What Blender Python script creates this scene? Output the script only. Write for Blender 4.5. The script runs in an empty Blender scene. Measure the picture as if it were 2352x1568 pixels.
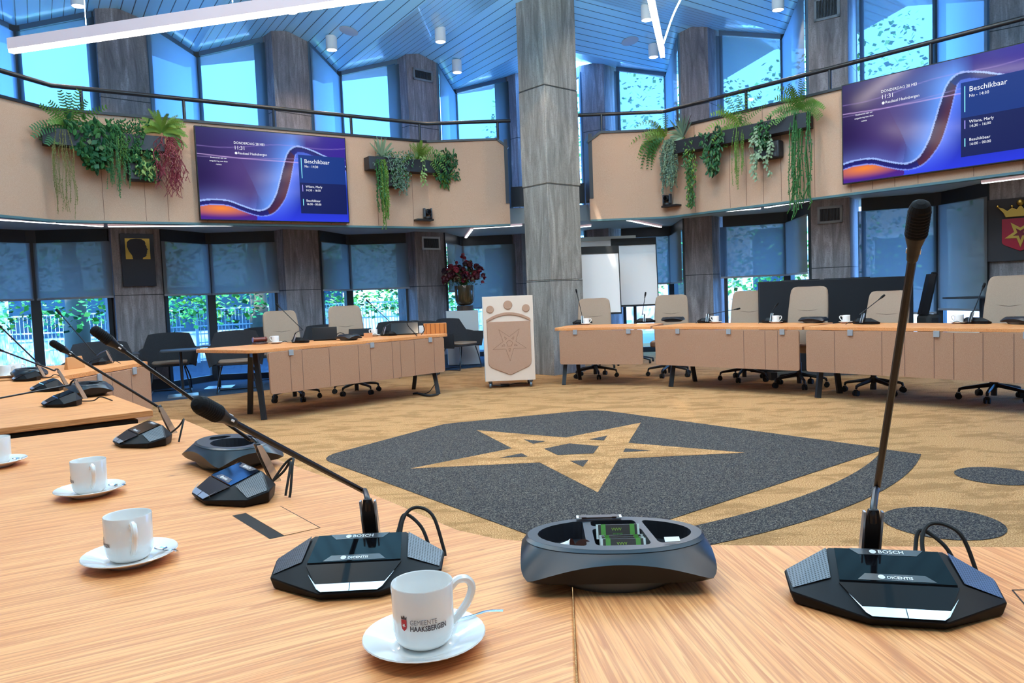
import bpy, bmesh, math, random
from mathutils import Vector, Matrix, Quaternion
R=math.radians; PI=math.pi
sc=bpy.context.scene
random.seed(7)
# ---------- camera, world, sun, exposure ----------
FPX,PITCH,ROLL,CAMH=1731.98,.0621558,-.0391619,1.25
_cp,_sp=math.cos(PITCH),math.sin(PITCH);_c,_s=math.cos(ROLL),math.sin(ROLL)
_fw=Vector((0,_cp,-_sp));_r=Vector((_c,_s*_sp,_s*_cp));_u=Vector((-_s,_c*_sp,_c*_cp))
cd=bpy.data.cameras.new('camera');cam=bpy.data.objects.new('camera',cd);sc.collection.objects.link(cam)
cd.sensor_width=36;cd.lens=FPX/2352*36;cd.clip_start=.05;cd.clip_end=200
m=Matrix((( _r.x,_u.x,-_fw.x,0),(_r.y,_u.y,-_fw.y,0),(_r.z,_u.z,-_fw.z,CAMH),(0,0,0,1)));cam.matrix_world=m
sc.camera=cam
w=bpy.data.worlds.new('sky');sc.world=w;w.use_nodes=True
bg=w.node_tree.nodes['Background'];bg.inputs[0].default_value=(.11,.36,1.0,1);bg.inputs[1].default_value=19
sl=bpy.data.lights.new('sun','SUN');sl.energy=10;sl.color=(1,.97,.86);sl.angle=R(1)
so=bpy.data.objects.new('sun',sl);sc.collection.objects.link(so)
so.rotation_euler=Vector((.22,.72,-.62)).to_track_quat('-Z','Y').to_euler()
sc.view_settings.view_transform='Standard';sc.view_settings.look='None';sc.view_settings.exposure=0.1;sc.view_settings.gamma=1
sc.view_settings.use_curve_mapping=False
# ---------- helpers ----------
def ray(px,py): return _fw+_r*((px-1176)/FPX)-_u*((py-784)/FPX)
TZ=.775
def az(px,py,z=TZ):
    "point of the horizontal plane at height z"
    d=ray(px,py);t=(z-CAMH)/d.z;return Vector((d.x*t,d.y*t,z))
def ay(px,py,Y):
    "point of the upright plane at distance Y"
    d=ray(px,py);t=Y/d.y;return Vector((d.x*t,Y,CAMH+d.z*t))
def al(px,py,A,B):
    "point of the upright plane through plan line A-B"
    d=ray(px,py);nx,ny=-(B[1]-A[1]),(B[0]-A[0]);t=(nx*A[0]+ny*A[1])/(nx*d.x+ny*d.y);return Vector((d.x*t,d.y*t,CAMH+d.z*t))
class MB:
    def __init__(s): s.v=[];s.f=[];s.mi=[];s.M=Matrix()
    def add(s,vs,fs,mi=0):
        b=len(s.v);s.v+=[tuple(s.M@Vector(p)) for p in vs];s.f+=[tuple(b+i for i in f) for f in fs];s.mi+=[mi]*len(fs);return s
    def box(s,c,d,rz=0,mi=0):
        x,y,z=d[0]/2,d[1]/2,d[2]/2;q=Matrix.Rotation(rz,3,'Z') if isinstance(rz,(int,float)) else rz
        vs=[Vector(c)+q@Vector((i*x,j*y,k*z)) for k in(-1,1) for i,j in((-1,-1),(1,-1),(1,1),(-1,1))]
        return s.add(vs,[(3,2,1,0),(4,5,6,7),(0,1,5,4),(1,2,6,5),(2,3,7,6),(3,0,4,7)],mi)
    def prism(s,poly,z0,z1,mi=0,top=None):
        n=len(poly);vs=[(p[0],p[1],z0) for p in poly]+[(p[0],p[1],(z1(p[0],p[1]) if callable(z1) else z1)) for p in poly]
        a=sum(poly[i][0]*poly[(i+1)%n][1]-poly[(i+1)%n][0]*poly[i][1] for i in range(n))
        fs=[tuple(range(n))[::-1],tuple(range(n,2*n))]+[(i,(i+1)%n,n+(i+1)%n,n+i) for i in range(n)]
        if a<0: fs=[f[::-1] for f in fs]
        return s.add(vs,fs,mi)
    def poly(s,pts,mi=0): return s.add(pts,[tuple(range(len(pts)))],mi)
    def tube(s,path,r,n=8,mi=0,caps=True,flat=None):
        P=[Vector(p) for p in path];N=len(P);rs=r if isinstance(r,(list,tuple)) else [r]*N
        vs=[];up=None
        for i,p in enumerate(P):
            t=(P[min(i+1,N-1)]-P[max(i-1,0)])
            t=t.normalized() if t.length>1e-9 else Vector((0,0,1))
            if up is None:
                up=Vector((0,0,1)) if abs(t.z)<.9 else Vector((0,1,0))
            a=(up-t*up.dot(t)).normalized();up=a;b=t.cross(a)
            for k in range(n):
                th=2*PI*(k+.5)/n;vs.append(p+a*(rs[i]*math.cos(th))*(flat or 1)+b*rs[i]*math.sin(th))
        fs=[(i*n+k,i*n+(k+1)%n,(i+1)*n+(k+1)%n,(i+1)*n+k) for i in range(N-1) for k in range(n)]
        if caps: fs+=[tuple(range(n))[::-1],tuple(range((N-1)*n,N*n))]
        return s.add(vs,fs,mi)
    def lathe(s,prof,n=24,mi=0,c=(0,0,0),sx=1,sy=1):
        vs=[];N=len(prof)
        for r,z in prof:
            for k in range(n): th=2*PI*k/n;vs.append((c[0]+r*sx*math.cos(th),c[1]+r*sy*math.sin(th),c[2]+z))
        fs=[(i*n+k,i*n+(k+1)%n,(i+1)*n+(k+1)%n,(i+1)*n+k) for i in range(N-1) for k in range(n)]
        if prof[0][0]>1e-6: fs.append(tuple(range(n))[::-1])
        if prof[-1][0]>1e-6: fs.append(tuple(range((N-1)*n,N*n)))
        return s.add(vs,fs,mi)
    def loft(s,rings,mi=0,caps=(1,1)):
        n=len(rings[0]);vs=[p for r in rings for p in r];N=len(rings)
        fs=[(i*n+k,i*n+(k+1)%n,(i+1)*n+(k+1)%n,(i+1)*n+k) for i in range(N-1) for k in range(n)]
        if caps[0]: fs.append(tuple(range(n))[::-1])
        if caps[1]: fs.append(tuple(range((N-1)*n,N*n)))
        return s.add(vs,fs,mi)
    def hull(s,pts,mi=0):
        bm=bmesh.new()
        for p in pts: bm.verts.new(p)
        r=bmesh.ops.convex_hull(bm,input=bm.verts);
        bmesh.ops.delete(bm,geom=[g for g in r['geom_interior'] if isinstance(g,bmesh.types.BMVert)],context='VERTS')
        bmesh.ops.dissolve_limit(bm,angle_limit=.02,verts=bm.verts,edges=bm.edges)
        bm.verts.ensure_lookup_table();bm.verts.index_update()
        s.add([v.co[:] for v in bm.verts],[tuple(v.index for v in f.verts) for f in bm.faces],mi);bm.free();return s
    def build(s,name,mats,parent=None,smooth=False,bevel=0,seg=2,kind=None,ang=40):
        me=bpy.data.meshes.new(name);me.from_pydata(s.v,[],s.f)
        if not isinstance(mats,(list,tuple)): mats=[mats]
        for mm in mats: me.materials.append(mm)
        for p,i in zip(me.polygons,s.mi): p.material_index=i
        if smooth or bevel:
            for p in me.polygons: p.use_smooth=True
            me.set_sharp_from_angle(angle=R(ang))
        me.update();o=bpy.data.objects.new(name,me);sc.collection.objects.link(o)
        if bevel:
            b=o.modifiers.new('bevel','BEVEL');b.width=bevel;b.segments=seg;b.limit_method='ANGLE';b.angle_limit=R(35)
        if parent: o.parent=parent
        if kind: o['kind']=kind
        return o
def tag(o,label,cat,group=None,kind=None):
    o['label']=label;o['category']=cat
    if group: o['group']=group
    if kind: o['kind']=kind
    return o
def thing(name,label,cat,loc=(0,0,0),rz=0,group=None):
    o=bpy.data.objects.new(name,None);sc.collection.objects.link(o);o.empty_display_size=.1
    o.location=loc;o.rotation_euler=(0,0,rz);return tag(o,label,cat,group)
def dup(o,loc,rz,label,group=None,rot=None):
    kids={}
    for c in bpy.data.objects:
        if c.parent: kids.setdefault(c.parent.name,[]).append(c)
    def cp(a,par):
        c=a.copy();sc.collection.objects.link(c)
        if par: c.parent=par
        for k in kids.get(a.name,[]): cp(k,c)
        return c
    c=cp(o,None);c.location=loc;c.rotation_euler=rot or (0,0,rz);c['label']=label
    if group: c['group']=group
    return c
def rpoly(pts,rad,n=6):
    out=[];N=len(pts)
    for i,p in enumerate(pts):
        r=rad[i] if isinstance(rad,(list,tuple)) else rad
        p=Vector(p[:2]);a=Vector(pts[i-1][:2]);b=Vector(pts[(i+1)%N][:2])
        if r<=0: out.append(tuple(p));continue
        u=(a-p).normalized();v=(b-p).normalized();h=u.angle(v)/2;t=min(r/math.tan(h),(a-p).length*.49,(b-p).length*.49)
        A=p+u*t;B=p+v*t
        for k in range(n+1):
            s=k/n;out.append(tuple(A*(1-s)**2+p*2*s*(1-s)+B*s*s))
    return out
def spline(pts,n=8):
    P=[Vector(p) for p in pts];P=[P[0]*2-P[1]]+P+[P[-1]*2-P[-2]];out=[]
    for i in range(1,len(P)-2):
        for k in range(n):
            t=k/n;a,b,c,d=P[i-1:i+3]
            out.append(.5*((2*b)+(c-a)*t+(2*a-5*b+4*c-d)*t*t+(3*b-a-3*c+d)*t**3))
    out.append(P[-2]);return out
_fonts={}
def text(s,size,name,mat,parent,loc,rot,ext=.0006,align='LEFT',sx=1,bold=0):
    cu=bpy.data.curves.new('t','FONT');cu.body=s;cu.size=size;cu.extrude=ext;cu.align_x=align;cu.resolution_u=2;cu.offset=bold
    o=bpy.data.objects.new('t',cu);sc.collection.objects.link(o);dg=bpy.context.evaluated_depsgraph_get()
    me=bpy.data.meshes.new_from_object(o.evaluated_get(dg));bpy.data.objects.remove(o);bpy.data.curves.remove(cu)
    me.materials.clear();me.materials.append(mat);t=bpy.data.objects.new(name,me);sc.collection.objects.link(t)
    t.parent=parent;t.location=loc;t.rotation_euler=rot;t.scale=(sx,1,1);return t
# ---------- materials ----------
def lin(r,g,b):
    f=lambda c:(c/255/12.92 if c/255<=.04045 else ((c/255+.055)/1.055)**2.4);return (f(r),f(g),f(b),1)
def mat(name,col=(.8,.8,.8,1),rough=.5,metal=0,emit=None,es=1,coat=0,spec=.5,trans=0):
    m=bpy.data.materials.new(name);m.use_nodes=True;b=m.node_tree.nodes['Principled BSDF']
    if len(col)==3: col=(*col,1)
    b.inputs['Base Color'].default_value=col;b.inputs['Roughness'].default_value=rough;b.inputs['Metallic'].default_value=metal
    b.inputs['Coat Weight'].default_value=coat;b.inputs['Specular IOR Level'].default_value=spec;b.inputs['Transmission Weight'].default_value=trans
    if emit: b.inputs['Emission Color'].default_value=(*emit[:3],1);b.inputs['Emission Strength'].default_value=es
    return m
class NT:
    def __init__(s,m): s.m=m;s.t=m.node_tree;s.b=s.t.nodes['Principled BSDF']
    def n(s,ty,**k):
        x=s.t.nodes.new(ty)
        for a,b in k.items():
            if a.startswith('i_'):
                kk=a[2:];x.inputs[int(kk) if kk.isdigit() else kk.replace('_',' ')].default_value=b
            else: setattr(x,a,b)
        return x
    def l(s,a,b): s.t.links.new(a,b)
    def math(s,op,a,b=None,c=None):
        x=s.n('ShaderNodeMath',operation=op)
        for i,v in enumerate((a,b,c)):
            if v is None: continue
            if hasattr(v,'default_value') or hasattr(v,'links'): s.l(v,x.inputs[i])
            else: x.inputs[i].default_value=v
        return x.outputs[0]
    def ramp(s,fac,stops):
        x=s.n('ShaderNodeValToRGB');e=x.color_ramp.elements
        while len(e)<len(stops): e.new(.5)
        for a,(p,c) in zip(e,stops): a.position=p;a.color=c if len(c)==4 else (*c,1)
        s.l(fac,x.inputs[0]);return x.outputs[0]
    def coord(s,scale=(1,1,1),rot=(0,0,0),which='Object'):
        t=s.n('ShaderNodeTexCoord');mp=s.n('ShaderNodeMapping');mp.inputs['Scale'].default_value=scale;mp.inputs['Rotation'].default_value=rot
        s.l(t.outputs[which],mp.inputs[0]);return mp.outputs[0]
    def noise(s,vec,scale,detail=4,rough=.5,dist=0):
        x=s.n('ShaderNodeTexNoise');x.inputs['Scale'].default_value=scale;x.inputs['Detail'].default_value=detail;x.inputs['Roughness'].default_value=rough;x.inputs['Distortion'].default_value=dist
        s.l(vec,x.inputs['Vector']);return x.outputs[0]
    def mix(s,f,a,b,mode='MIX'):
        x=s.n('ShaderNodeMix',data_type='RGBA',blend_type=mode)
        for i,v in ((0,f),(6,a),(7,b)):
            if hasattr(v,'links'): s.l(v,x.inputs[i])
            else: x.inputs[i].default_value=v
        return x.outputs[2]
    def bump(s,h,st=.2,d=.01):
        x=s.n('ShaderNodeBump');x.inputs['Strength'].default_value=st;x.inputs['Distance'].default_value=d
        s.l(h,x.inputs['Height']);s.l(x.outputs[0],s.b.inputs['Normal'])
def oak(name,ang,pale=1.0):
    "oak veneer, grain running along plan angle ang"
    m=mat(name,rough=.42,spec=.2);k=NT(m)
    a=k.coord();r=k.n('ShaderNodeVectorRotate',rotation_type='Z_AXIS');r.inputs['Angle'].default_value=-ang;k.l(a,r.inputs[0])
    def mp(sc_):
        x=k.n('ShaderNodeMapping');x.inputs['Scale'].default_value=sc_;k.l(r.outputs[0],x.inputs[0]);return x.outputs[0]
    n1=k.noise(mp((.45,15,15)),1.6,3,.5,.35);n1=k.math('FRACT',k.math('MULTIPLY',n1,9))
    n2=k.noise(mp((5,210,210)),1,3,.6);n3=k.noise(mp((.5,3,3)),1,2,.5,.2)
    kn=k.noise(mp((9,22,22)),1,2,.5)
    c=k.ramp(n1,[(0,lin(236,164,105)),(.45,lin(228,153,93)),(.9,lin(213,136,80)),(1,lin(236,164,105))])
    c=k.mix(.75,c,k.ramp(n3,[(.3,lin(218,141,86)),(.7,lin(243,177,119))]),'MIX')
    c2=k.mix(.42,c,k.ramp(n1,[(0,lin(241,174,114)),(.6,lin(224,148,90)),(.93,lin(185,109,60)),(1,lin(241,174,114))]))
    c3=k.mix(k.ramp(n2,[(.38,(.55,.55,.55,1)),(.56,(0,0,0,1))]),c2,lin(175,100,57))
    c4=k.mix(k.ramp(kn,[(.73,(0,0,0,1)),(.78,(.6,.6,.6,1))]),c3,lin(123,64,37))
    k.l(c4,k.b.inputs['Base Color']);k.bump(n2,.06,.002);return m
def carpet(name,c1,c2,c3,blotch=None):
    m=mat(name,rough=.95,spec=.1);k=NT(m);a=k.coord()
    n=k.noise(a,140,3,.75);c=k.ramp(n,[(.36,c1),(.5,c2),(.64,c3)])
    if blotch:
        b=k.noise(k.coord((1.3,3.2,1),(0,0,.3)),1.7,7,.72,.6);c=k.mix(k.ramp(b,[(.49,(0,0,0,1)),(.56,(.6,.6,.6,1))]),c,blotch)
    k.l(c,k.b.inputs['Base Color']);k.bump(n,.5,.004);return m
def stone(name,c1,c2,c3,seam=1.46,off=0.0):
    m=mat(name,rough=.6,spec=.3);k=NT(m);t=k.n('ShaderNodeNewGeometry').outputs['Position']
    mp=k.n('ShaderNodeMapping');mp.inputs['Scale'].default_value=(7,7,.85);k.l(t,mp.inputs[0])
    n1=k.noise(mp.outputs[0],1.3,9,.66,.9);c=k.ramp(n1,[(.3,c1),(.52,c2),(.72,c3)])
    n2=k.noise(t,60,3,.7);c=k.mix(k.ramp(n2,[(.35,(.45,.45,.45,1)),(.5,(0,0,0,1))]),c,c1)
    sp=k.n('ShaderNodeSeparateXYZ');k.l(t,sp.inputs[0])
    f=k.math('FRACT',k.math('DIVIDE',k.math('ADD',sp.outputs[2],off),seam));s1=k.math('LESS_THAN',f,.008)
    c=k.mix(s1,c,(.03,.03,.03,1));k.l(c,k.b.inputs['Base Color']);k.bump(n1,.25,.01);return m
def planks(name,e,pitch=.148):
    m=mat(name,(.36,.74,.97),.3,spec=.8,coat=.3);k=NT(m);t=k.n('ShaderNodeNewGeometry').outputs['Position']  # daylight's blue cast painted into the board colour
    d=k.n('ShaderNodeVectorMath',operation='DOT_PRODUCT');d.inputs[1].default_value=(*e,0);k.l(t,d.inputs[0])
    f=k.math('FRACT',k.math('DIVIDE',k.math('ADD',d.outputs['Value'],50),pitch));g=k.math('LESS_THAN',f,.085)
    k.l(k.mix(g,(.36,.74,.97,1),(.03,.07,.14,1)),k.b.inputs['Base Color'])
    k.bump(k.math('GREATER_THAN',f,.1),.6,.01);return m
def felt(name,col,col2,sc_=250,lines=None):
    m=mat(name,rough=.95,spec=.1);k=NT(m);n=k.noise(k.coord(),sc_,2,.6);c=k.ramp(n,[(.35,col),(.65,col2)])
    k.l(c,k.b.inputs['Base Color']);k.bump(n,.3,.003);return m
def sheer(name,col,t,tcol=(1,1,1),tl=.6):
    "woven screen fabric: part see-through, part glowing with light behind"
    m=bpy.data.materials.new(name);m.use_nodes=True;nt=m.node_tree;nt.nodes.clear();N=nt.nodes.new;L=nt.links.new
    o=N('ShaderNodeOutputMaterial');a=N('ShaderNodeBsdfTransparent');a.inputs[0].default_value=(*tcol,1)
    d=N('ShaderNodeBsdfDiffuse');d.inputs[0].default_value=(*col,1);tr=N('ShaderNodeBsdfTranslucent');tr.inputs[0].default_value=(*col,1)
    m1=N('ShaderNodeMixShader');m1.inputs[0].default_value=tl;L(d.outputs[0],m1.inputs[1]);L(tr.outputs[0],m1.inputs[2])
    m2=N('ShaderNodeMixShader');m2.inputs[0].default_value=t;L(m1.outputs[0],m2.inputs[1]);L(a.outputs[0],m2.inputs[2]);L(m2.outputs[0],o.inputs[0]);return m
def pane(name,col,g=.07,rough=.02):
    m=bpy.data.materials.new(name);m.use_nodes=True;nt=m.node_tree;nt.nodes.clear();N=nt.nodes.new;L=nt.links.new
    o=N('ShaderNodeOutputMaterial');a=N('ShaderNodeBsdfTransparent');a.inputs[0].default_value=(*col,1);b=N('ShaderNodeBsdfGlossy');b.inputs['Roughness'].default_value=rough
    x=N('ShaderNodeMixShader');x.inputs[0].default_value=g;L(a.outputs[0],x.inputs[1]);L(b.outputs[0],x.inputs[2]);L(x.outputs[0],o.inputs[0]);return m
BLK=mat('black metal',(.012,.012,.014),.42);BLK2=mat('black plastic',(.009,.009,.011),.38,spec=.3);GLOSS=mat('black glass',(.003,.003,.004),.06,spec=.16)
RUB=mat('dark rubber',(.01,.01,.01),.8);SILV=mat('brushed silver',(.66,.66,.68),.3,.9);CHROME=mat('chrome',(.8,.8,.8),.12,1)
CLIP=mat('grey clip',(.30,.31,.33),.5);WHITE=mat('white plastic',(.8,.8,.79),.4);PAPER=mat('paper',(.82,.81,.8),.9);FRAME=mat('dark window frame',(.018,.022,.026),.45)
FRAMEU=mat('blue grey window frame',(.10,.16,.22),.5);INKW=mat('white print',(.85,.85,.85),.5);DKG=mat('dark grey',(.035,.038,.045),.6)
BEIGE=felt('beige felt',lin(182,147,122),lin(204,170,145));BEIGEP=felt('beige table felt',lin(160,118,92),lin(180,138,112))
CREAM=felt('cream fabric',lin(146,124,106),lin(172,148,128),500);CHARC=felt('charcoal fabric',(.022,.022,.025,1),(.045,.045,.05,1),300);SEATF=felt('taupe seat fabric',lin(120,104,92),lin(150,132,118),300)
STONE=stone('grey brown stone',(.12,.10,.10,1),(.245,.21,.21,1),(.44,.39,.385,1));STONEC=stone('pale streaked stone',(.14,.128,.112,1),(.28,.258,.228,1),(.46,.42,.37,1),1.445,.02)
CERAM=mat('white china',(.82,.8,.77),.12,coat=.5);CREAMP=mat('cream painted board',lin(222,200,182),.5)
GLASS=pane('window glass',(.62,.72,.70),.05)
UPGL=pane('upper window glass',(.80,.92,1),.06)
BLIND=sheer('grey roller screen',(.22,.215,.205),.02,(.7,1,.95),.4)
BLINDB=sheer('backlit roller screen',(.18,.20,.22),.05,(.8,.95,1),.7)
UBLIND=sheer('pale blue roller screen',(.26,.34,.40),.04,(.9,.95,1),.6)
UBLINDC=sheer('open weave roller screen',(.14,.16,.17),.16,(1,1,1),.7)
GLOWW=mat('lamp diffuser',(.9,.9,.9),.5,emit=(1,.9,.88),es=7)
GLOWS=mat('strip diffuser',(.9,.9,.9),.5,emit=(.93,.97,1),es=5)
PINKW=mat('opal lamp body',(.78,.72,.74),.4,emit=(.85,.58,.62),es=.35)
# ---------- building ----------
eL=Vector((.847,.532));dL=Vector((.532,-.847));eR=Vector((.59,-.807));dR=Vector((-.807,-.59))
RID,VAL=5.72,5.42
LRID=[-3.58,-1.12,1.32,3.79,6.25,8.7];LVAL=[-2.35,.01,2.49,4.94,7.43]
RRID=[-11.2,-8.77,-6.29,-3.85,-1.4];RVAL=[-10.1,-7.62,-5.12,-2.6,-.2]
for k_ in range(1,5): LRID.append(-3.58-2.45*k_);LVAL.append(-2.35-2.45*k_)
for k_ in range(1,5): RRID.append(-1.4+2.45*k_);RVAL.append(-.2+2.45*k_)
def mitre(y): return .62+(y-11.5)*.0844
def tri(l,rid,val):
    pts=sorted([(a,RID) for a in rid]+[(a,VAL) for a in val])
    for (a,za),(b,zb) in zip(pts,pts[1:]):
        if a<=l<=b: return za+(zb-za)*(l-a)/(b-a)
    return VAL
def zroof(x,y):
    if x<mitre(y): return tri(eL.x*x+eL.y*y,LRID,LVAL)
    return tri(eR.x*x+eR.y*y,RRID,RVAL)
def clip(poly,f):
    out=[]
    for i,p in enumerate(poly):
        q=poly[(i+1)%len(poly)];a,b=f(p),f(q)
        if a>=0: out.append(p)
        if (a>=0)!=(b>=0): t=a/(a-b);out.append(p+(q-p)*t)
    return out
PL=planks('sky-tinted ceiling boards left',(eL.x,eL.y));PR=planks('sky-tinted ceiling boards right',(eR.x,eR.y))
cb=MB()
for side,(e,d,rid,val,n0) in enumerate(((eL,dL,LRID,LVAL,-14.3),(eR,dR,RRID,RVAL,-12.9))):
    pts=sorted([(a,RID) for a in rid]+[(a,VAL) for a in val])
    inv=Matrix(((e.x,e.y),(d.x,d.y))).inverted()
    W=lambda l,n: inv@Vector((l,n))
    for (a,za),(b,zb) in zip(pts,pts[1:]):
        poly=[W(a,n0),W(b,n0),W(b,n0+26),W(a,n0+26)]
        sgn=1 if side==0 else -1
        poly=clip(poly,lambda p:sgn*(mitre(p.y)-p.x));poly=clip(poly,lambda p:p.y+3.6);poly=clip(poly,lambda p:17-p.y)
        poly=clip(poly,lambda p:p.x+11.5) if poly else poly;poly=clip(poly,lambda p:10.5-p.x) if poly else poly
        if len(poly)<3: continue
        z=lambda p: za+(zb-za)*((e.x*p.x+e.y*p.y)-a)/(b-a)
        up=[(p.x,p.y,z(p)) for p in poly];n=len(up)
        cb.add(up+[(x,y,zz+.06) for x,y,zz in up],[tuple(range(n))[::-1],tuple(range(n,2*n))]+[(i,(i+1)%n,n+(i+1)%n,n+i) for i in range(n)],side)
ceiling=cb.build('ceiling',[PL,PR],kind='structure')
# floor with inlaid carpet emblem
GOLD=carpet('gold carpet',lin(122,82,48),lin(170,122,78),lin(222,176,124),lin(128,92,56))
DARK=carpet('anthracite carpet',(.008,.008,.010,1),(.032,.029,.034,1),(.20,.17,.13,1))
RIMC=carpet('blue grey carpet',(.01,.018,.03,1),(.03,.045,.07,1),(.07,.09,.12,1))
fb=MB();fb.poly([(-12,-3.7,0),(11,-3.7,0),(11,17.5,0),(-12,17.5,0)],0)
# blue grey border carpet along the outer walls
fb.poly([(-10,6.6,.002),(-4.86,9.98,.002),(-4.61,10.16,.002),(-4.0,10.61,.002),(-.75,13.1,.002),(-.2,13.5,.002),(-.2,17.4,.002),(-12,17.4,.002),(-12,6.6,.002)][::-1],2)
CS=Vector((.4477,5.9239));uS=Vector((-.6171,.7869));vS=Vector((-.7869,-.6171))
def SW(u,v,z): p=CS+uS*u+vS*v;return (p.x,p.y,z)
def sh(pts,z,mi,r=0):
    q=rpoly(pts,r,8) if r else pts
    P=[SW(a,b,z) for a,b in q];fb.poly(P,mi)
    if sum(P[i][0]*P[(i+1)%len(P)][1]-P[(i+1)%len(P)][0]*P[i][1] for i in range(len(P)))<0: fb.f[-1]=fb.f[-1][::-1]
sh([(-1.73,-1.56),(-1.73,1.6),(1.32,1.56),(1.86,0),(1.32,-1.56)],.003,1,[0,0,.34,.3,.34])
RS=1.31
st=[]
for k in range(5):
    a=2*PI*k/5;st.append((RS*math.cos(a),RS*math.sin(a)));a+=PI/5;st.append((RS*.381966*math.cos(a),RS*.381966*math.sin(a)))
sh(st,.005,0)
for k in range(5):
    a=2*PI*k/5;c_,s_=math.cos(a),math.sin(a)
    rot=lambda u,v:(u*c_-v*s_,u*s_+v*c_)
    h0=.309*RS;h1=RS-.53*RS
    sh([rot(h0+.004,-.052*RS),rot(h1,0),rot(h0+.004,.052*RS)],.007,1)
sh([(.179*RS*math.cos(2*PI*k/5+PI/5),.179*RS*math.sin(2*PI*k/5+PI/5)) for k in range(5)],.007,1)
def par(um,ue,v): return um+(ue-um)*(v/1.53)**2
oc=[(par(-2.27,-1.99,v),v) for v in [-1.53+3.06*i/20 for i in range(21)]];ic=[(par(-1.98,-1.72,v),v) for v in [1.53-3.06*i/20 for i in range(21)]]
sh(oc+ic,.003,1)
for u_,v_,r_ in ((-2.74,-.03,.28),(-2.58,-1.22,.235),(-2.58,1.2,.235)): sh([(u_+r_*math.cos(t*PI/16),v_+r_*math.sin(t*PI/16)) for t in range(32)],.003,1)
floor=fb.build('floor',[GOLD,DARK,RIMC],kind='structure')
# bays: pillar front corners, then window V and next reveal
LP=[dict(s=(-8.2,10.0),L=(-8.1,9.97),R=(-7.6,10.35)),dict(s=(-5.99,11.39),L=(-5.9,11.3),R=(-5.38,11.75)),dict(s=(-3.9,12.75),L=(-3.7,12.51),R=(-3.24,12.97)),dict(s=(-1.89,14.17),L=(-1.71,13.93),R=(-1.22,14.39)),dict(s=(.08,15.55),L=(.27,15.35),R=(.75,15.8))]
LV=[(-7.06,11.25),(-5.03,12.7),(-3.0,14.05),(-1.0,15.57)]
RP=[dict(L=(1.57,15.12),R=(1.97,14.87),s=(2.25,15.1)),dict(L=(3.12,13.41),R=(3.52,13.09),s=(3.78,13.33)),dict(L=(4.56,11.41),R=(5.0,11.09),s=(5.28,11.33)),dict(L=(6.31,9.94),R=(6.78,9.6),s=(7.05,9.84)),dict(L=(7.85,8.1),R=(8.3,7.78),s=(8.55,8.0))]
RV=[(3.25,15.0),(4.79,12.95),(6.22,10.92),(7.95,9.0)]
PLAB=['leftmost grey stone window pillar at the edge of the hall','tall grey stone window pillar carrying the dark gold silhouette plaque','grey stone window pillar behind the two swivel chairs at the left table','grey stone window pillar with the lit air vent beside the flower pedestal','shaded stone pillar just left of the big free-standing column']
PLABR=['shaded stone pillar behind the flip charts right of the big column','grey stone window pillar between flip charts and black desk screen','grey stone pillar with dark vent above the black desk screen','grey stone pillar carrying the red and gold coat of arms','grey stone window pillar right of the coat of arms pillar']
def pillar(p,lab,right):
    L,Rr=Vector(p['L']),Vector(p['R']);d=(Rr-L).normalized();n=Vector((-d.y,d.x))
    if n.y<0: n=-n
    poly=[L,Rr,Rr+n*.62,L+n*.62];c=(L+Rr)/2
    t=thing('stone_pillar',lab,'pillar',(c.x,c.y,0))
    b=MB();b.M=Matrix.Translation((-c.x,-c.y,0));b.prism([tuple(q) for q in poly],0,lambda x,y:max(zroof(x,y),zroof(c.x,c.y)-.05)+.05);b.build('shaft',STONE,t)
    b=MB();b.M=Matrix.Translation((-c.x,-c.y,0));b.prism([tuple(L-d*.008-n*.008),tuple(Rr+d*.008-n*.008),tuple(Rr+d*.008+n*.5),tuple(L-d*.008+n*.5)],0,.16);b.build('plinth',DKG,t)
    return t
for p,l in zip(LP,PLAB): pillar(p,l,0)
for p,l in zip(RP,PLABR): pillar(p,l,1)
WN=[0]
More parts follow.
